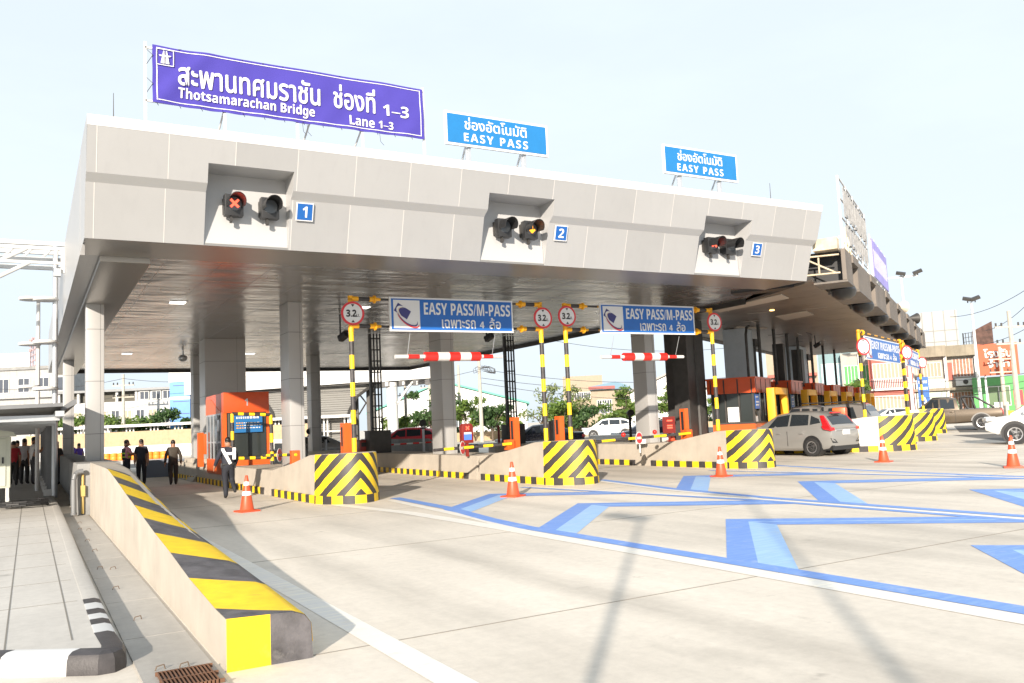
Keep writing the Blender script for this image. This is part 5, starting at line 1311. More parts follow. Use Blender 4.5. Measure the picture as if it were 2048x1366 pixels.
# ------------------------------------------------------------------ far side of the plaza
m_beige = mat('beige concrete wall', (.38,.29,.18), .85, var=.1, streak=.2)
rw = thing('ramp_wall', 'long beige parapet wall of the ramp behind lane 1', 'wall', (10.14,89.18,0.42))
RZL = R_(-29.7)
rw.matrix_basis = Matrix.Translation((10.14,89.18,0.42)) @ Matrix.Rotation(RZL, 4, 'Z')
MB().box((-12,0,-.5),(16,.3,.72)).build('lit_ground_strip', m_white, rw); MB().box((-12,-.05,.724),(16,.35,2.1)).build('parapet', m_beige, rw)  # white strip stands in for the bright sunlit ground below the parapet
wr = thing('far_walkway', 'white roofed walkway running along the top of the beige wall', 'walkway', (0,0,0))
wr.matrix_basis = Matrix.Translation((10.38,91.23,1.62)) @ Matrix.Rotation(RZL, 4, 'Z')
MB().box((-13,-.8,1.35),(20,1.2,1.6)).build('roof', m_white, wr)
f = MB()
for k in range(14):
    for q in (0,.35,.7): f.box((-12+2.4*k+q,0,-.6),(-11.86+2.4*k+q,.12,1.35))
f.box((-13,-.1,.0),(20,.1,.1)); f.build('post', m_white, wr)
br0 = None
for k in range(10):
    if br0 is None:
        br0 = thing('barrel', 'orange plastic traffic barrel in the row before the beige wall', 'barrel', (0,0,0), 0, 'row of orange barrels')
        MB().lathe((0,0,0), [(.3,0),(.33,.1),(.33,.3),(.31,.34),(.33,.38),(.31,.62),(.2,.66)], 14).build('body', mat('barrel orange', (.75,.25,.03), .5), br0, smooth=True); o = br0
    else: o = copy_tree(br0)
    place(o, Vector((5.74,80.17,0.03))+Vector((.5,-.285,0))*(k*1.05), 0, None, .95)
rl = MB()
for z in (.75,.85): rl.cyl(Vector((3.43,82.64,0.13))+Vector((0,0,z)), Vector((12.77,77.36,-0.36))+Vector((0,0,z)), .03, None, 6)
tag(rl.build('guide_rail', mat('pale blue steel', (.4,.5,.62), .5)), 'pale blue rail over the row of orange barrels', 'rail')
br = MB().box((-.5,-.4,0),(2,.5,.75)); tag(br.build('barrier_box', mat('dull grey blue', (.12,.14,.18), .6), loc=(5.0,41.5,0), rz=R_(-18)), 'dark blue grey box at the end of the first island', 'box')
jb = MB().loft([[(-.4,y,0),(-.2,y,.3),(-.14,y,.85),(.14,y,.85),(.2,y,.3),(.4,y,0)] for y in (-.8,.8)])
for k, (x, y) in enumerate(((5.85,37.5),(5.82,35.4))):
    tag(jb.build('concrete_block', m_conc, loc=(x,y,.0)), ('pale concrete barrier block left of booth 1, farther one', 'pale concrete barrier block left of booth 1, nearer one')[k], 'barrier block', 'concrete blocks beside booth 1')

def building(name, label, org, rz, w_, d_, h_, wallm, roofh=.3, roofm=None, cat='building', group=None):
    r = thing(name, label, cat, org, rz, group)
    MB().box((0,0,0),(w_,d_,h_)).build('wall', wallm, r)
    if roofh: MB().box((-.25,-.25,h_+.002),(w_+.25,d_+.25,h_+roofh)).build('roof', roofm or wallm, r)
    return r
m_pane = mat('window pane', (.07,.08,.1), .12, spec=.6)
def window(r, x, z, w_, h_, m=None, fm=None, bars=2):
    f = MB().box((x-.06,-.07,z-.06),(x+w_+.06,-.002,z)).box((x-.06,-.07,z+h_),(x+w_+.06,-.002,z+h_+.06)).box((x-.06,-.07,z),(x,-.002,z+h_)).box((x+w_,-.07,z),(x+w_+.06,-.002,z+h_))
    for k in range(1, bars): f.box((x+w_*k/bars-.03,-.06,z),(x+w_*k/bars+.03,-.002,z+h_))
    o = f.build('window', fm or m_white, r); MB().box((x,-.03,z),(x+w_,-.001,z+h_)).build('pane', m or m_pane, o)
# apartments at the far left
m_stain = mat('stained white wall', (.34,.34,.335), .85, var=.1, streak=.55)
o_ = Vector((-5.77,112.94,3.64)); ap = building('apartment_block', 'stained white three storey apartment block at the far left', (o_.x,o_.y,0), RZL, 10.6, 8, 10.1, m_stain, .35, m_concg)
for z in (4.6,7.6):
    for x in (.6,3.1,5.4,7.6,9.2): window(ap, x, z, 1.2, 1.5)
for z in (3.8,6.9): MB().box((-.1,-.5,z),(10.7,-.002,z+.18)).build('ledge', m_stain, ap)
o_ = Vector((-6.63,118.49,10.20)); bb = thing('billboard', 'blank white billboard above the apartment block', 'billboard', (o_.x,o_.y,10.0), RZL)
MB().box((0,0,.5),(7.6,.2,2.5)).build('panel', m_white, bb); f = MB(); [f.box((x,.2,0),(x+.15,.4,2.4)) for x in (.5,3,5.5,7.2)]; f.build('frame', m_steel, bb)
o_ = Vector((0.34,120.26,10.55)); an = MB()
for dx, dy in ((-.4,-.4),(.4,-.4),(0,.4)): an.cyl((dx,dy,0),(dx*.3,dy*.3,5.4),.06,None,5)
for k in range(7): an.cyl((-.4,-.4,.7*k),(.35,-.35,.7*k+.6),.04,None,4); an.box((-.45,-.5,1.2+.6*k),(-.2,-.3,1.5+.6*k))
tag(an.build('radio_mast', mat('red white mast', (.5,.3,.28), .6), loc=(o_.x,o_.y,9.5)), 'slim lattice radio mast behind the left billboard', 'mast')
# long white building
o_ = Vector((2.65,104.66,3.68)); lb = building('long_building', 'long white two tone building with a dark open top floor, behind lane 1', (o_.x,o_.y,0), RZL, 12.6, 8, 5.9, mat('long building wall', (.45,.45,.44), .8, var=.06, streak=.2), 0)
MB().box((0,.6,5.9),(8.6,8,7.0)).build('open_floor_shade', m_shade, lb)  # solid dark box stands in for the shade of the open storey
f = MB(); [f.box((x,.0,5.9),(x+.25,.3,7.0)) for x in (0,2.1,4.2,6.3,8.4)]; f.build('column', m_white, lb)
MB().box((-.4,-.4,7.0),(12.8,8.2,7.25)).build('roof', m_roofm, lb); MB().box((8.7,.1,5.9),(12.6,7,7.0)).build('upper_wall', m_white, lb)
for x in (9.0,10.3,11.5): window(lb, x, 6.05, .9, .8)
for k in range(9): window(lb, .5+1.35*k, 3.4, .8, 1.5, mat('tan blind', (.4,.33,.24), .7) if k == 0 else (bpy.data.materials['tan blind'] if k % 2 else None))
o_ = Vector((12.95,96.54,3.09)); bl_ = thing('blue_tower', 'bright blue clad tower with a curved white corner beside the white building', 'building', (o_.x,o_.y,0), RZL)
m_bclad = mat('blue cladding', (.1,.27,.62), .5, var=.06)
MB().box((0,0,0),(2.15,3,7.6)).build('wall', m_bclad, bl_); s_ = MB()
for z in (2.6,4.2,5.5,7.2): s_.box((.35,-.02,z),(2.1,-.001,z+.07))
s_.build('louvre', m_navy, bl_); MB().box((-.02,-.03,5.75),(2.17,-.001,6.05)).build('white_band', m_white, bl_)
MB().box((-.3,.5,7.6),(3.2,3.5,9.6)).build('top', m_white, bl_); MB().loft([[(2.2+.9*math.sin(t),y,4.2+3.2*math.cos(t)) for t in [R_(9*k) for k in range(11)]]+[(2.05+.75*math.sin(t),y,4.2+3.0*math.cos(t)) for t in [R_(90-9*k) for k in range(11)]] for y in (-.2,2)]).build('curved_wall', m_white, bl_, smooth=True)
# white canopy of the opposite plaza
m_shut = mat('pale ribbed shutter wall', (.24,.235,.22), .6); t = m_shut.node_tree; tc = t.nodes.new('ShaderNodeTexCoord'); wv = t.nodes.new('ShaderNodeTexWave'); wv.bands_direction = 'Z'; wv.inputs['Scale'].default_value = 1.4
bp_ = t.nodes.new('ShaderNodeBump'); bp_.inputs['Strength'].default_value = .9; bp_.inputs['Distance'].default_value = .12; t.links.new(tc.outputs['Object'], wv.inputs[0]); t.links.new(wv.outputs[0], bp_.inputs['Height']); t.links.new(bp_.outputs[0], t.nodes['Principled BSDF'].inputs['Normal'])
o_ = Vector((19.12,87.45,1.16)); wc = thing('far_canopy', 'big white canopy of the opposite plaza with a ribbed wall and arched openings', 'toll canopy', (o_.x,o_.y,0), R_(-31))
MB().prism([(-6,5.9),(11.5,6.35),(13.6,6.3),(19.6,6.45),(19.6,7.2),(14,8.6),(-6,8.8)], lambda a,b,d_: (a,d_,b), -1.2, -.9).build('fascia', m_white, wc)
MB().prism([(-6,5.9),(13.6,6.2),(19.6,6.5),(19.6,6.6),(-6,6.3)], lambda a,b,d_: (a,d_,b), -.89, 9).build('soffit', m_dark, wc)
al = [(2.85,0),(2.8,2),(2.45,3.8),(1.7,5.0),(.4,5.5),(-5,5.6)]; ar = [(9.6,0),(9.75,2),(10.2,3.7),(11,5.0),(12.3,5.9)]
MB().prism(al+[(-5,6.0),(12.6,6.1)]+ar[::-1], lambda a,b,d_: (a,d_,b), 0, .3).build('ribbed_wall', m_shut, wc)
rm = MB()
for L_ in (al, ar):
    for p, q in zip(L_, L_[1:]): rm.cyl((p[0],-.05,p[1]),(q[0],-.05,q[1]),.16,None,6)
rm.build('arch_rim', m_dark, wc, smooth=True)
MB().box((.4,2,0),(2.9,6,5.5)).build('bay_shade', m_dark, wc)  # dark box fills the arch in place of the shade behind it
c = MB().box((11.7,1,0),(12.5,2,6.2)); c.cyl((10.9,1,3.2),(11.7,1,4.4),.08,None,6); c.cyl((10.9,1,5.4),(11.7,1,4.3),.08,None,6); c.box((10.6,1,0),(10.85,1.3,6)); c.build('grey_column', m_dark, wc)
c = MB().cyl((14.6,-.6,0),(14.6,-.6,6.2),.55,None,18); c.build('white_column', m_white, wc, smooth=True)
c = MB().tube([(14.9,-.6,3.6),(15.3,-.6,4.4),(16.2,-.6,5.6),(16.8,-.6,6.3)],.13,8); c.build('branch', m_white, wc)
for k, x in enumerate((13.7,15.4,16.8,18)): MB().box((x,-1.25,5.75),(x+.75-.1*k,-1.21,6.3)).build('lane_lamp', m_black, wc); MB().box((x+.35,-1.28,5.85),(x+.65-.1*k,-1.251,6.2)).build('lamp_face', m_white, wc)
# warehouses and houses across the road
m_green = mat('green roof edge', (.1,.35,.28), .6)
def gable(name, label, org, rz, w_, d_, h0, h1, peak, wallm, roofm, cat='warehouse'):
    r = thing(name, label, cat, org, rz)
    MB().prism([(0,0),(w_,0),(w_,h1),(peak,h0),(0,h1)] , lambda a,b,d_: (a,d_,b), 0, d_).build('wall', wallm, r)
    f = MB(); 
    for a, b in (((-.4,h1-.05),(peak,h0+.12)),((peak,h0+.12),(w_+.4,h1-.05))): f.loft([[(a[0],y,a[1]),(b[0],y,b[1]),(b[0],y,b[1]+.25),(a[0],y,a[1]+.25)] for y in (-.4,d_+.3)])
    f.build('roof', roofm, r); return r
o_ = Vector((43.58,119.71,1.56)); gable('warehouse', 'white warehouse with a green and red edged roof, left of the grey column', (o_.x,o_.y,0), RZL, 13, 20, 8.2, 3.9, 11.5, m_white, m_green)
o_ = Vector((47.07,102.66,1.81)); wh = gable('warehouse', 'white warehouse with a green roof edge behind the pale power pole', (o_.x,o_.y,0), RZL, 11.5, 18, 7.1, 4.1, 1.2, m_white, m_green)
MB().box((3.9,-.5,2),(4.4,-.002,5.6)).build('duct', m_steel, wh); MB().cyl((5.5,-.3,1),(5.5,-.3,5.8),.12,None,8).build('pipe', m_steel, wh)
m_cream = mat('cream plaster', (.33,.27,.2), .8, var=.06, streak=.3)
o_ = Vector((61.39,94.57,1.05)); hb = building('house', 'tall plain cream block behind the blue roofed house', (o_.x,o_.y,0), R_(-35), 5.2, 6, 7.4, m_cream, 0)
for x in (.9,1.8,2.7): window(hb, x, 4.4, .8, .8, bars=3)
o_ = Vector((59.99,86.14,0.94)); hb = building('house', 'cream house with a low blue and red roof beyond lane 3', (o_.x,o_.y,0), R_(-36), 4.6, 6, 5.2, m_cream, 0)
MB().prism([(-.2,5.2),(4.4,5.2),(4.4,5.6),(3.0,6.1),(-.2,5.6)], lambda a,b,d_: (a,d_,b), -.6, 6).build('roof', mat('blue roof', (.12,.22,.3), .6), hb); MB().box((-.3,-.7,5.25),(2.9,-.61,5.6)).build('red_eave', mat('red eave', (.3,.07,.06), .6), hb)
for x in (.7,1.3,1.9): window(hb, x, 2.4, .5, 1.5)
o_ = Vector((65.26,85.47,0.71)); gable('house', 'pale house with a wide grey roof beside the dark column', (o_.x,o_.y,0), R_(-38), 9.5, 8, 7.2, 4.6, 6.2, m_white, mat('grey tile roof', (.36,.34,.31), .8, var=.1), 'house')
# shophouse row at the right
def shop(label, px_org, rz, w_, h_, wallm, group='shophouses along the far road'):
    return building('shophouse', label, px_org, rz, w_, 8, h_, wallm, .0, cat='shophouse', group=group)
m_pink = mat('salmon facade', (.4,.1,.075), .7, var=.08); m_teal = mat('pale teal facade', (.16,.25,.27), .7, var=.06); m_mint = mat('bright green facade', (.09,.3,.1), .7, var=.08)
m_bars = mat('cream shutter', (.36,.27,.2), .7)
o_ = Vector((69.72,66.67,1.23)); s1 = shop('cream shophouse with a red awning seen under the brown canopy', (o_.x,o_.y,0), R_(-47), 5.2, 8.8, m_cream)
MB().box((.1,-.9,5.2),(5.1,-.002,5.5)).build('awning', m_pink, s1); window(s1, .5, 3.6, 1.6, 1.4, m_pink); window(s1, 3.0, 3.6, 1.6, 1.4, m_pink); MB().box((2.4,-.3,0),(2.75,-.002,8)).build('pilaster', m_white, s1)
o_ = Vector((74.67,63.88,0.97)); s2 = shop('pale teal shophouse front with tall glazing', (o_.x,o_.y,0), R_(-50), 4.2, 7.6, m_teal)
window(s2, .3, 4.2, 3.5, 2.2, mat('pale glass', (.35,.5,.55), .2), bars=5); MB().box((2.5,-.5,3.0),(3.3,-.002,3.6)).build('air_conditioner', m_white, s2)
o_ = Vector((75.12,61.32,0.88)); s3 = shop('shophouse with green shuttered windows between white pillars', (o_.x,o_.y,0), R_(-52), 3.6, 7.4, m_offw)
window(s3, .3, 4.0, 1.3, 2.0, m_mint, bars=4); window(s3, 2.1, 4.0, 1.2, 2.0, m_mint, bars=4); MB().box((1.7,-.3,0),(2.0,-.002,7.2)).build('pilaster', m_white, s3)
o_ = Vector((74.20,57.23,0.79)); s4 = shop('salmon red shophouse with white balcony rails behind the blue sign', (o_.x,o_.y,0), R_(-53), 4.0, 7.0, m_pink)
window(s4, .4, 4.4, 3.0, 1.5, m_bars, bars=9); window(s4, .4, .6, 3.0, 2.0, m_bars, bars=9)
f = MB(); [f.box((.3+.16*k,-.5,3.4),(.36+.16*k,-.44,4.3)) for k in range(21)]; f.box((.2,-.52,4.3),(3.7,-.42,4.36)); f.box((.1,-.55,3.2),(3.8,-.002,3.4)); f.build('balcony', m_white, s4)
f = MB(); [f.box((.9+.5*k,-.03,6.4),(1.15+.5*k,-.001,6.55)) for k in range(3)]; f.build('lettering', m_signw, s4)
m_stc = mat('stained concrete parapet', (.24,.21,.16), .9, var=.2, vs=.8, streak=.7)
for k, (px_, lb, wm) in enumerate((((79.84,56.40,0.15), 'stained concrete shophouse with cream shutters, left of the lamp post', m_offw),((82.55,54.87,0.00), 'stained concrete shophouse with rusty shutters and an air conditioner', m_offw))):
    o_ = Vector(px_); s_ = shop(lb, (o_.x,o_.y,0), R_(-56), 3.35 if k == 0 else 3.3, 6.4, wm)
    MB().box((-.2 if k == 0 else .01,-1.0,6.4),(3.3,8,7.5)).build('parapet', m_stc, s_)
    MB().box((.0,-.9,2.9),(3.3,-.002,3.2)).build('floor_slab', m_stc, s_)
    for x in (0,3.05): MB().box((x,-.5,0),(x+.22,-.002,6.4)).build('pilaster', m_white, s_)
    if k == 0:
        window(s_, .5, 4.4, 2.2, 1.4, m_bars, bars=7); MB().box((.3,-.95,3.2),(3.0,-.85,4.1)).build('balcony_wall', m_white, s_); MB().box((.3,-.6,.9),(3.0,-.5,2.8)).build('shutter', mat('pale green shutter', (.5,.58,.46), .6), s_)
    else:
        window(s_, 1.1, 4.3, 1.8, 1.8, mat('rusty shutter', (.3,.15,.1), .7, var=.3), bars=6); MB().box((.3,-.2,4.0),(1.0,-.003,5.8)).build('red_panel', m_pink, s_); MB().box((1.2,-.9,3.35),(3.0,-.5,4.1)).build('air_conditioner', m_white, s_)
        window(s_, .4, .5, 2.4, 2.2, bpy.data.materials['rusty shutter'], bars=8); MB().cyl((2.1,-.91,3.72),(2.1,-.93,3.72),.24,None,16).build('fan', m_dark, s_)
o_ = Vector((81.37,50.92,-0.05)); s5 = shop('bright green shophouse under the orange sign', (o_.x,o_.y,0), R_(-57), 5, 4.0, m_mint)
window(s5, 1.3, 1.2, 1.8, 1.8, mat('olive glass', (.1,.16,.08), .3)); MB().box((1.7,-.2,.7),(2.9,-.08,1.5)).build('white_banner', m_signw, s5); MB().box((.3,-.5,.1),(4,-.1,.6)).build('yellow_base', m_yel, s5)
o_ = Vector((77.76,47.91,4.04)); os_ = thing('shop_sign', 'large orange shop sign with white Thai lettering at the right', 'sign', (o_.x,o_.y,o_.z), R_(-57))
sw, sh = 3.29, 2.96
MB().box((0,0,0),(sw,.3,sh)).build('panel', mat('orange sign face', (.42,.085,.03), .6, var=.05), os_)
text('lettering', 'โรงรับ', os_, m_white, (sw*.5,-.01,sh*.7), X, Z, sw*.68, sh*.27, .02, 0, True, fat=.03); text('lettering', 'จำนำ', os_, m_signw, (sw*.5,-.01,sh*.36), X, Z, sw*.52, sh*.22, .02, 0, True, fat=.03)
f = MB(); [f.box((x,.3,-3.6),(x+.15,.5,sh)) for x in (.4,sw-.5)]; f.build('support', m_steel, os_)
o_ = Vector((91.34,62.86,7.97)); w2 = thing('billboard', 'tall blank white billboard frame on the shophouse roof', 'billboard', (o_.x,o_.y,o_.z-.8), R_(-56))
MB().box((0,0,.6),(3.9,.25,5.2)).build('panel', mat('weathered billboard', (.36,.36,.35), .7, streak=.2), w2); f = MB()
for x in (.2,1.3,2.5,3.7): f.box((x,-.04,0),(x+.08,-.002,5.2))
for z in (1.6,2.9): f.box((0,-.05,z),(3.9,-.003,z+.06))
f.build('frame', mat('billboard rail', (.22,.22,.21), .6), w2)
o_ = Vector((95.59,60.46,7.75)); w3 = thing('billboard', 'rusty brown billboard scaffold with open side lattice', 'billboard', (o_.x,o_.y,o_.z-.6), R_(-62))
MB().prism([(1.0,0),(3.1,0),(3.1,3.7),(1.0,2.7)], lambda a,b,d_: (a,d_,b), 0, .2).build('panel', mat('rusty sheet', (.085,.045,.035), .8, var=.5, vs=2), w3)
f = MB()
for k in range(6): f.cyl((0,.5*k*.4,0),(0,.5*k*.4,2.6),.04,None,5); f.cyl((0,.1,.5*k),(1.0,.1,.5*k+.1),.03,None,5)
for k in range(4): f.cyl((.3*k,0,0),(.3*k,0,2.6),.04,None,5)
f.build('lattice', m_dark, w3)
o_ = Vector((69.49,50.69,0.53)); bs = thing('street_sign', 'small blue shop sign with a white letter A behind the far islands', 'sign', ((72.95,51.05,0.41)[0],(72.95,51.05,0.41)[1],0), R_(-55))
MB().box((0,0,1.2),(.95,.1,4.2)).build('panel', m_plate, bs); MB().box((.4,.1,0),(.5,.2,4)).build('pole', m_steel, bs)
text('lettering', bold('A'), bs, m_signw, (.47,-.005,1.9), X, Z, .6, .8, .01, 0, True)
l_ = MB(); [l_.box((.1+.13*k,-.01,z),(.18+.13*k,-.001,z+.25)) for k in range(6) for z in (3.6,3.0)]; l_.build('small_lettering', m_signw, bs)
rs = MB().box((0,0,1.2),(.7,.06,2.5)).box((.3,.06,0),(.4,.16,2.5)); tag(rs.build('notice_board', m_redl, loc=((74.71,43.13,0.13)[0],(74.71,43.13,0.13)[1],0), rz=R_(-58)), 'small red notice board at the right edge below the orange sign', 'sign')
# ------------------------------------------------------------------ poles, lamps, wires
def upole(label, base, h, arms=True, m=None):
    r = thing('power_pole', label, 'power pole', (base[0],base[1],0), R_(-30), 'concrete power poles')
    MB().cyl((0,0,0),(0,0,h),.2,.13,8).build('pole', m_wood, r)
    if arms:
        a = MB()
        for z in (h-1.2,h-2.4): a.box((-1.1,-.06,z),(1.1,.06,z+.12))
        a.build('crossarm', m_wood, r); i = MB()
        for z in (h-1.08,h-2.28):
            for x in (-1,-.6,.6,1): i.cyl((x,0,z),(x,0,z+.25),.06,None,6)
        i.build('insulator', m_dark, r)
    return r
upole('pale power pole with a tangle of cables beyond lane 2', (37.02,71.41,1.60), 8.6, False)
tg = MB(); rr = random.Random(8); c = Vector((36.98,70.85,6.89))
for k in range(16):
    a = R_(rr.uniform(-25,205)); q = Vector((math.cos(a)*.9,-.5*math.cos(a),abs(math.sin(a))*.3-.2))*rr.uniform(.7,1.4)
    tg.tube([c, c+q*.6+Vector((0,0,.2)), c+q, c+q+Vector((.05,0,-.35)), c+q*.5+Vector((0,0,-.3))], .02, 4)
tag(tg.build('cable_tangle', m_wire), 'tangle of dark cables around the top of the pale power pole', 'cables', kind='stuff')
upole('pale power pole behind lane 1', (8.29,94.67,2.24), 8.4)
upole('thin pole in front of the left warehouse', (36.67,88.98,1.41), 7.6)
upole('dark topped pole right of the white canopy tip', (41.10,92.18,1.84), 8.6)
upole('thin pole left of the pale power pole', (41.92,85.96,1.69), 8.4, False)
upole('power pole at the right edge with crossarms', (60.76,34.85,0.59), 8.0)
upole('second power pole behind the orange sign', (77.95,45.89,0.31), 6.6)
def street_lamp(label, base, h, heads):
    r = thing('street_lamp', label, 'street lamp', (base[0],base[1],0), R_(-55), 'tall street lamps at the right')
    MB().cyl((0,0,0),(0,0,h),.16,.09,10).build('pole', m_white, r, smooth=True)
    if len(heads) > 2: MB().box((heads[0],-.05,h-.05),(heads[-1],.05,h+.08)).build('arm', m_white, r)
    for x in heads: MB().cbox((x,-.15,h+.3),(.75,.5,.22),0,0,R_(20),R_(15 if x <= 0 else -18)).cyl((x,0,h),(x,-.1,h+.25),.05,None,6).build('head', m_dark, r)
street_lamp('tall white lamp post with three black heads behind the brown canopy', (65.14,46.21,0.78), 12.6, (-1.5,0,1.3))
street_lamp('white lamp post with paired black heads in front of the shophouses', (68.28,42.17,0.21), 9.9, (-.25,.3))
wi = []
def wire(label, a, b, sag, rad=.022):
    a, b = Vector(a), Vector(b); n = 24
    pts = [a+(b-a)*k/n-Vector((0,0,sag*4*(k/n)*(1-k/n))) for k in range(n+1)]
    mb = MB().tube([p-a for p in pts], rad, 5)
    tag(mb.build('overhead_wire', m_wire, loc=tuple(a)), label, 'cable', 'overhead wires')
wire('overhead wire high behind lane 2, above the others', (18.04,81.78,5.78), (36.98,70.86,6.84), .9); wire('overhead wire falling right of the pale power pole', (36.98,70.86,6.84), (58.15,58.98,5.07), .9)
wire('lower overhead wire falling right of the pale power pole', (36.99,70.95,6.00), (60.45,60.06,4.34), .8); wire('lowest overhead wire behind lane 3', (36.99,71.00,5.53), (60.45,60.17,3.29), .9)
wire('overhead wire behind lane 3 passing the dark column', (42.57,67.41,9.26), (60.42,59.67,8.08), .8)
for k, (x0_, y0_, x1_, y1_) in enumerate(()): pass
wire('overhead wire left of lane 1, upper', (-4.27,98.94,7.54), (8.25,94.06,7.93), .6); wire('overhead wire between the pole of lane 1 and the white canopy', (8.25,94.06,7.93), (21.20,91.26,8.34), .7)
wire('overhead wire left of lane 1, lower', (-4.26,99.13,5.73), (8.26,94.24,6.26), .6)
wire('overhead wire crossing the sky to the right edge', (70.60,45.65,9.19), (61.98,33.12,10.00), .6); wire('second overhead wire crossing to the right edge', (73.29,44.26,7.82), (61.99,33.20,9.30), .5)
wire('third overhead wire reaching the right power pole', (72.91,44.60,6.61), (62.00,33.42,7.19), .3); wire('overhead wire before the shophouse fronts, upper', (65.48,52.59,4.16), (68.23,37.18,3.80), .5)
wire('overhead wire before the shophouse fronts, lower', (65.48,52.69,3.16), (68.24,37.24,3.22), .5); wire('overhead wire before the shophouse fronts, lowest', (65.49,52.73,2.79), (68.24,37.29,2.72), .6)
fl = thing('feather_flag', 'white upright feather flag among the bushes beyond lane 3', 'flag', ((50.44,70.76,1.03)[0],(50.44,70.76,1.03)[1],0), R_(-36))
MB().cyl((0,0,0),(0,0,3.3),.03,None,6).build('pole', m_steel, fl); MB().prism([(.02,1.0),(.5,1.0),(.52,3.2),(.02,3.3)], lambda a,b,d_: (a,d_+.04*math.sin(b*5),b), 0, .02).build('cloth', m_signw, fl)
# ------------------------------------------------------------------ trees
def leaf_mat(name, c1, c2):
    m = bpy.data.materials.new(name); m.use_nodes = True; t = m.node_tree; n = t.nodes; L = t.links; p = n['Principled BSDF']
    g = n.new('ShaderNodeNewGeometry'); cr = n.new('ShaderNodeMix'); cr.data_type = 'RGBA'; cr.inputs[6].default_value = (*c1,1); cr.inputs[7].default_value = (*c2,1)
    L.new(g.outputs['Random Per Island'], cr.inputs[0]); L.new(cr.outputs[2], p.inputs['Base Color']); p.inputs['Roughness'].default_value = .55
    p.inputs['Subsurface Weight'].default_value = 0
    tr = n.new('ShaderNodeBsdfTranslucent'); L.new(cr.outputs[2], tr.inputs[0]); mx = n.new('ShaderNodeMixShader'); mx.inputs[0].default_value = .3
    out = n['Material Output']; L.new(p.outputs[0], mx.inputs[1]); L.new(tr.outputs[0], mx.inputs[2]); L.new(mx.outputs[0], out.inputs[0]); return m
lf_d = leaf_mat('dark leaves', (.028,.065,.018), (.08,.15,.045)); lf_l = leaf_mat('yellow green leaves', (.06,.12,.02), (.17,.25,.05)); lf_p = leaf_mat('sparse pale leaves', (.1,.15,.04), (.24,.27,.1))
m_bark = mat('bark', (.12,.09,.065), .9, var=.2)
def tree(label, base, h, rad, leafm, n=1500, seed=1, trunk_h=.35, flat=.6, size=.22, group='trees across the road'):
    rr = random.Random(seed); r = thing('tree', label, 'tree', (base[0],base[1],0), 0, group)
    t = MB().cyl((0,0,0),(0,0,h*trunk_h),.13*h/5,.09*h/5,8); cl = []
    for k in range(11):
        a = rr.uniform(0,6.28); q = rr.uniform(.35,1); e = Vector((math.cos(a)*rad*q*.75, math.sin(a)*rad*q*.75, h*(trunk_h+.1+rr.random()*(.85-trunk_h))))
        s0 = Vector((0,0,h*trunk_h*rr.uniform(.6,1))); md = (s0+e)/2+Vector((0,0,.1*h*rr.random())); t.cyl(s0,md,.05*h/5,.035*h/5,5); t.cyl(md,e,.035*h/5,.012,5)
        cl.append((e, rad*rr.uniform(.28,.5)))
    t.build('trunk', m_bark, r)
    c = MB()
    for k in range(n):
        e, q = cl[rr.randrange(len(cl))]
        d_ = Vector((rr.gauss(0,1),rr.gauss(0,1),rr.gauss(0,1)*flat)); d_ = d_.normalized()*q*rr.random()**.45
        p = e+Vector((d_.x,d_.y,d_.z*flat)); nx = Vector((rr.gauss(0,1),rr.gauss(0,1),rr.gauss(0,.6)+.7)).normalized(); tx = nx.orthogonal().normalized(); ty = nx.cross(tx); a = rr.uniform(0,6.28)
        u = (tx*math.cos(a)+ty*math.sin(a))*size*rr.uniform(.6,1.3); v = (ty*math.cos(a)-tx*math.sin(a))*size*.45
        c.face([p-u, p+v*.9-u*.1, p+u, p-v*.9-u*.1])
    c.build('crown', leafm, r)
TREES = [(34.79, 77.35, 0, 5.6, 2.6, 0, 'dark layered tree left of the grey column of lane 2'),
  (34.47, 79.87, 0, 3.0, 1.6, 0, 'low dark bush left of the layered tree'),
  (37.67, 75.73, 0, 4.2, 1.9, 1, 'yellow green tree between the two pale poles'),
  (38.87, 72.74, 0, 3.6, 2.0, 0, 'dark bush right of the pale power pole'),
  (40.98, 73.88, 0, 2.6, 1.7, 1, 'low green bush behind the cable ladder'),
  (33.39, 82.86, 0, 2.8, 1.8, 1, 'pale bush by the white column of the far canopy'),
  (44.11, 72.08, 0, 5.6, 2.6, 2, 'sparse pale tree above the dark blue car'),
  (44.74, 69.44, 0, 3.4, 2.2, 1, 'leafy green bush under the sparse pale tree'),
  (48.68, 71.8, 0, 5.2, 2.4, 2, 'sparse tree left of the cream house'),
  (47.34, 70.3, 0, 2.8, 2.0, 0, 'dark bush beside the feather flag'),
  (50.56, 68.44, 0, 3.0, 1.8, 1, 'green bush behind the white crossover'),
  (53.87, 71.16, 0, 4.8, 1.8, 1, 'tall tree at the left of the grey column of lane 3'),
  (56.61, 67.33, 0, 4.2, 2.0, 1, 'bright green tree right of the grey column of lane 3'),
  (58.69, 68.49, 0, 5.0, 2.2, 2, 'pale tree between the grey column and the dark column'),
  (61.07, 67.12, 0, 3.6, 1.6, 1, 'green tree right of the dark column'),
  (4.46, 96.82, 0, 4.5, 2.0, 1, 'bright green tree left of the front column'),
  (7.81, 95.5, 0, 4.1, 2.2, 1, 'green tree left of the pole behind lane 1'),
  (10.08, 94.79, 0, 4.4, 2.2, 1, 'green tree right of the pole behind lane 1'),
  (12.08, 93.66, 0, 4.7, 2.4, 0, 'fuller green tree in front of the blue tower'),
  (14.66, 92.2, 0, 4.0, 1.8, 0, 'dark tree between the two rear columns'),
  (2.48, 97.93, 0, 4.0, 1.8, 0, 'dark tree behind the walkway roof end'),
  (67.79, 53.96, 0, 4.4, 1.8, 1, 'green tree behind the farthest booth')]
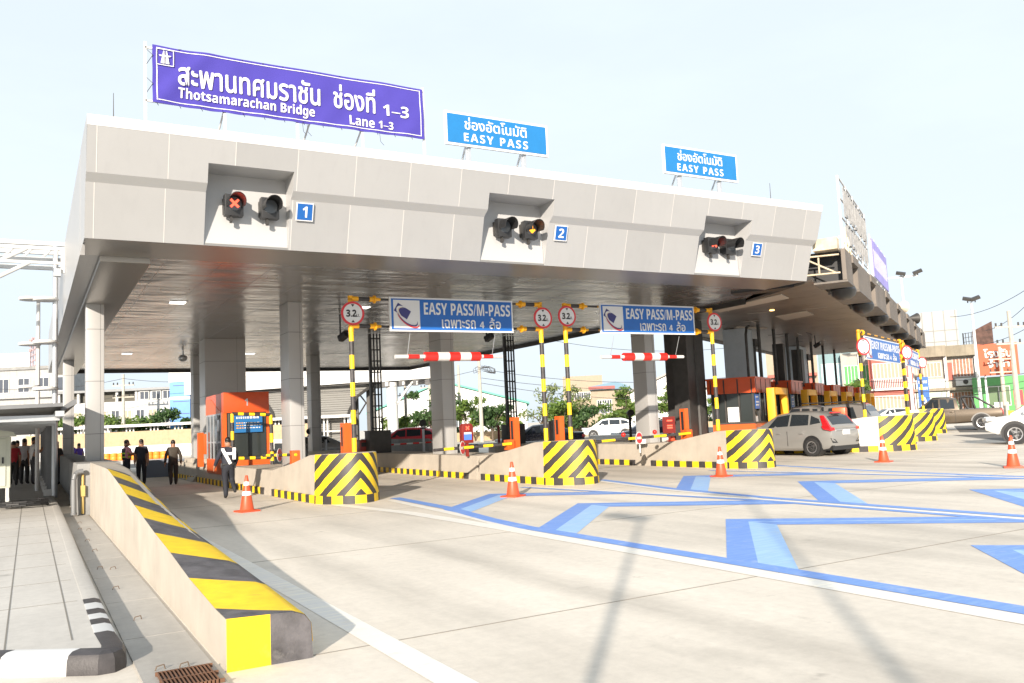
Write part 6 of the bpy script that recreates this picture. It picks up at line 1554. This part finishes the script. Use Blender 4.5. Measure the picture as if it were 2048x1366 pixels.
for k, (x, y, d_, h, rd, ty, lb) in enumerate(TREES):
    tree(lb, (x,y), h, rd, (lf_d, lf_l, lf_p)[ty], (1500,1150,650)[ty], 20+k, .3, .65, .24 if ty != 2 else .2)
hg = MB(); rr = random.Random(77)
for k in range(5200):
    q = rr.random(); p = Vector((34.43,86.87,0.66))*(1-q)+Vector((64.08,69.98,0.45))*q; p.z = rr.uniform(0,1.5)*(.6+.4*math.sin(q*40)); p += Vector((rr.gauss(0,.6),rr.gauss(0,.9),0))
    nx = Vector((rr.gauss(0,1),rr.gauss(0,1),rr.random()+.3)).normalized(); tx = nx.orthogonal().normalized()*.22; ty = nx.cross(tx)*.5
    hg.face([p-tx,p+ty,p+tx,p-ty])
tag(hg.build('hedge_growth', lf_d), 'low roadside shrubs along the far side of the road', 'shrubs', kind='stuff')
fw = MB().box((0,0,0),(34,.25,.9)); tag(fw.build('road_parapet', m_beige, loc=((32.94,83.12,0.45)[0],(32.94,83.12,0.45)[1],0), rz=R_(-36)), 'low beige parapet along the road behind the parked cars', 'wall')

# ------------------------------------------------------------------ tall poles standing behind the viewer: only their long shadows reach the picture
for lb, x, y, h, rd in (('tall lamp pole behind the viewer whose longer shadow crosses the blue chevrons', -4.2, -7.0, 8.2, .055), ('shorter lamp pole behind the viewer whose shadow falls left of the other one', -2.6, -2.1, 5.6, .05)):
    r = thing('street_lamp', lb, 'street lamp', (x,y,0), 0, 'lamp poles behind the viewer')
    MB().cyl((0,0,0),(0,0,h),rd,rd*.8,12).build('pole', m_steel, r, smooth=True); MB().cbox((0,.4,h),(.3,1.0,.15)).build('head', m_dark, r)

# ------------------------------------------------------------------ clutter between the far islands
for k, (p, ln, lb) in enumerate((((17.33,36.51,0.42), 5.0, 'grey island wall with a cut corner in front of the red car'), ((13.46,45.64,0.57), 4.0, 'dark grey island wall beyond the first nose'))):
    r = MB().prism([(-1.2,0),(1.4,0),(1.4,.75),(-.3,.75),(-1.2,1.15)], lambda a,b,d_: (a,d_,b), 0, ln)
    tag(r.build('island_wall', m_concg, loc=(p[0],p[1],0), bevel=.03), lb, 'wall', 'grey walls of the rear islands')
a = thing('barrier_gate', 'maroon barrier gate with a thin red and white arm across the red car', 'barrier gate', ((15.40,34.07,1.09)[0],(15.40,34.07,1.09)[1],0))
MB().box((-.12,-.12,0),(.12,.12,1.15)).build('cabinet', m_maroon, a)
q = MB(); stripes(q, (0,-.14,1.02), (-2.6,-.14,1.0), .035, 9, 0); q.build('arm', [m_white, m_red], a, smooth=True)
for k, (p, h, hd, lb) in enumerate((((12.67,43.76,0.76),1.75,True,'grey post with a round mirror between the booth and the first nose'),((13.37,43.37,0.72),1.25,False,'short grey post left of the first nose'),((15.76,36.23,0.63),1.9,True,'grey post with a camera left of the grey column of lane 2'),((22.17,29.09,0.73),1.9,True,'black post with a camera at the left of the grey column of lane 3'),((19.23,35.38,0.91),1.6,False,'thin maroon post right of the payment terminal'))):
    r = thing('equipment_post', lb, 'post', (p[0],p[1],0), 0, 'thin equipment posts')
    MB().cyl((0,0,0),(0,0,h),.06,None,8).build('pole', m_maroon if k == 4 else m_steel if k != 3 else m_black, r)
    if hd: MB().cyl((-.1,-.1,h-.05),(-.14,-.3,h-.02),.13,.15,12).box((-.14,-.06,h-.3),(.1,.06,h-.24)).build('head', m_dark, r)
wcam = MB().cbox((0,-.1,.3),(.16,.36,.16),0,R_(30)); wcam.cyl((0,0,-.1),(0,0,.3),.03,None,6)
tag(wcam.build('plate_camera', m_white, loc=(18.35,23.6,.55), bevel=.01), 'white plate camera by the foot of the grey column of lane 3', 'camera')
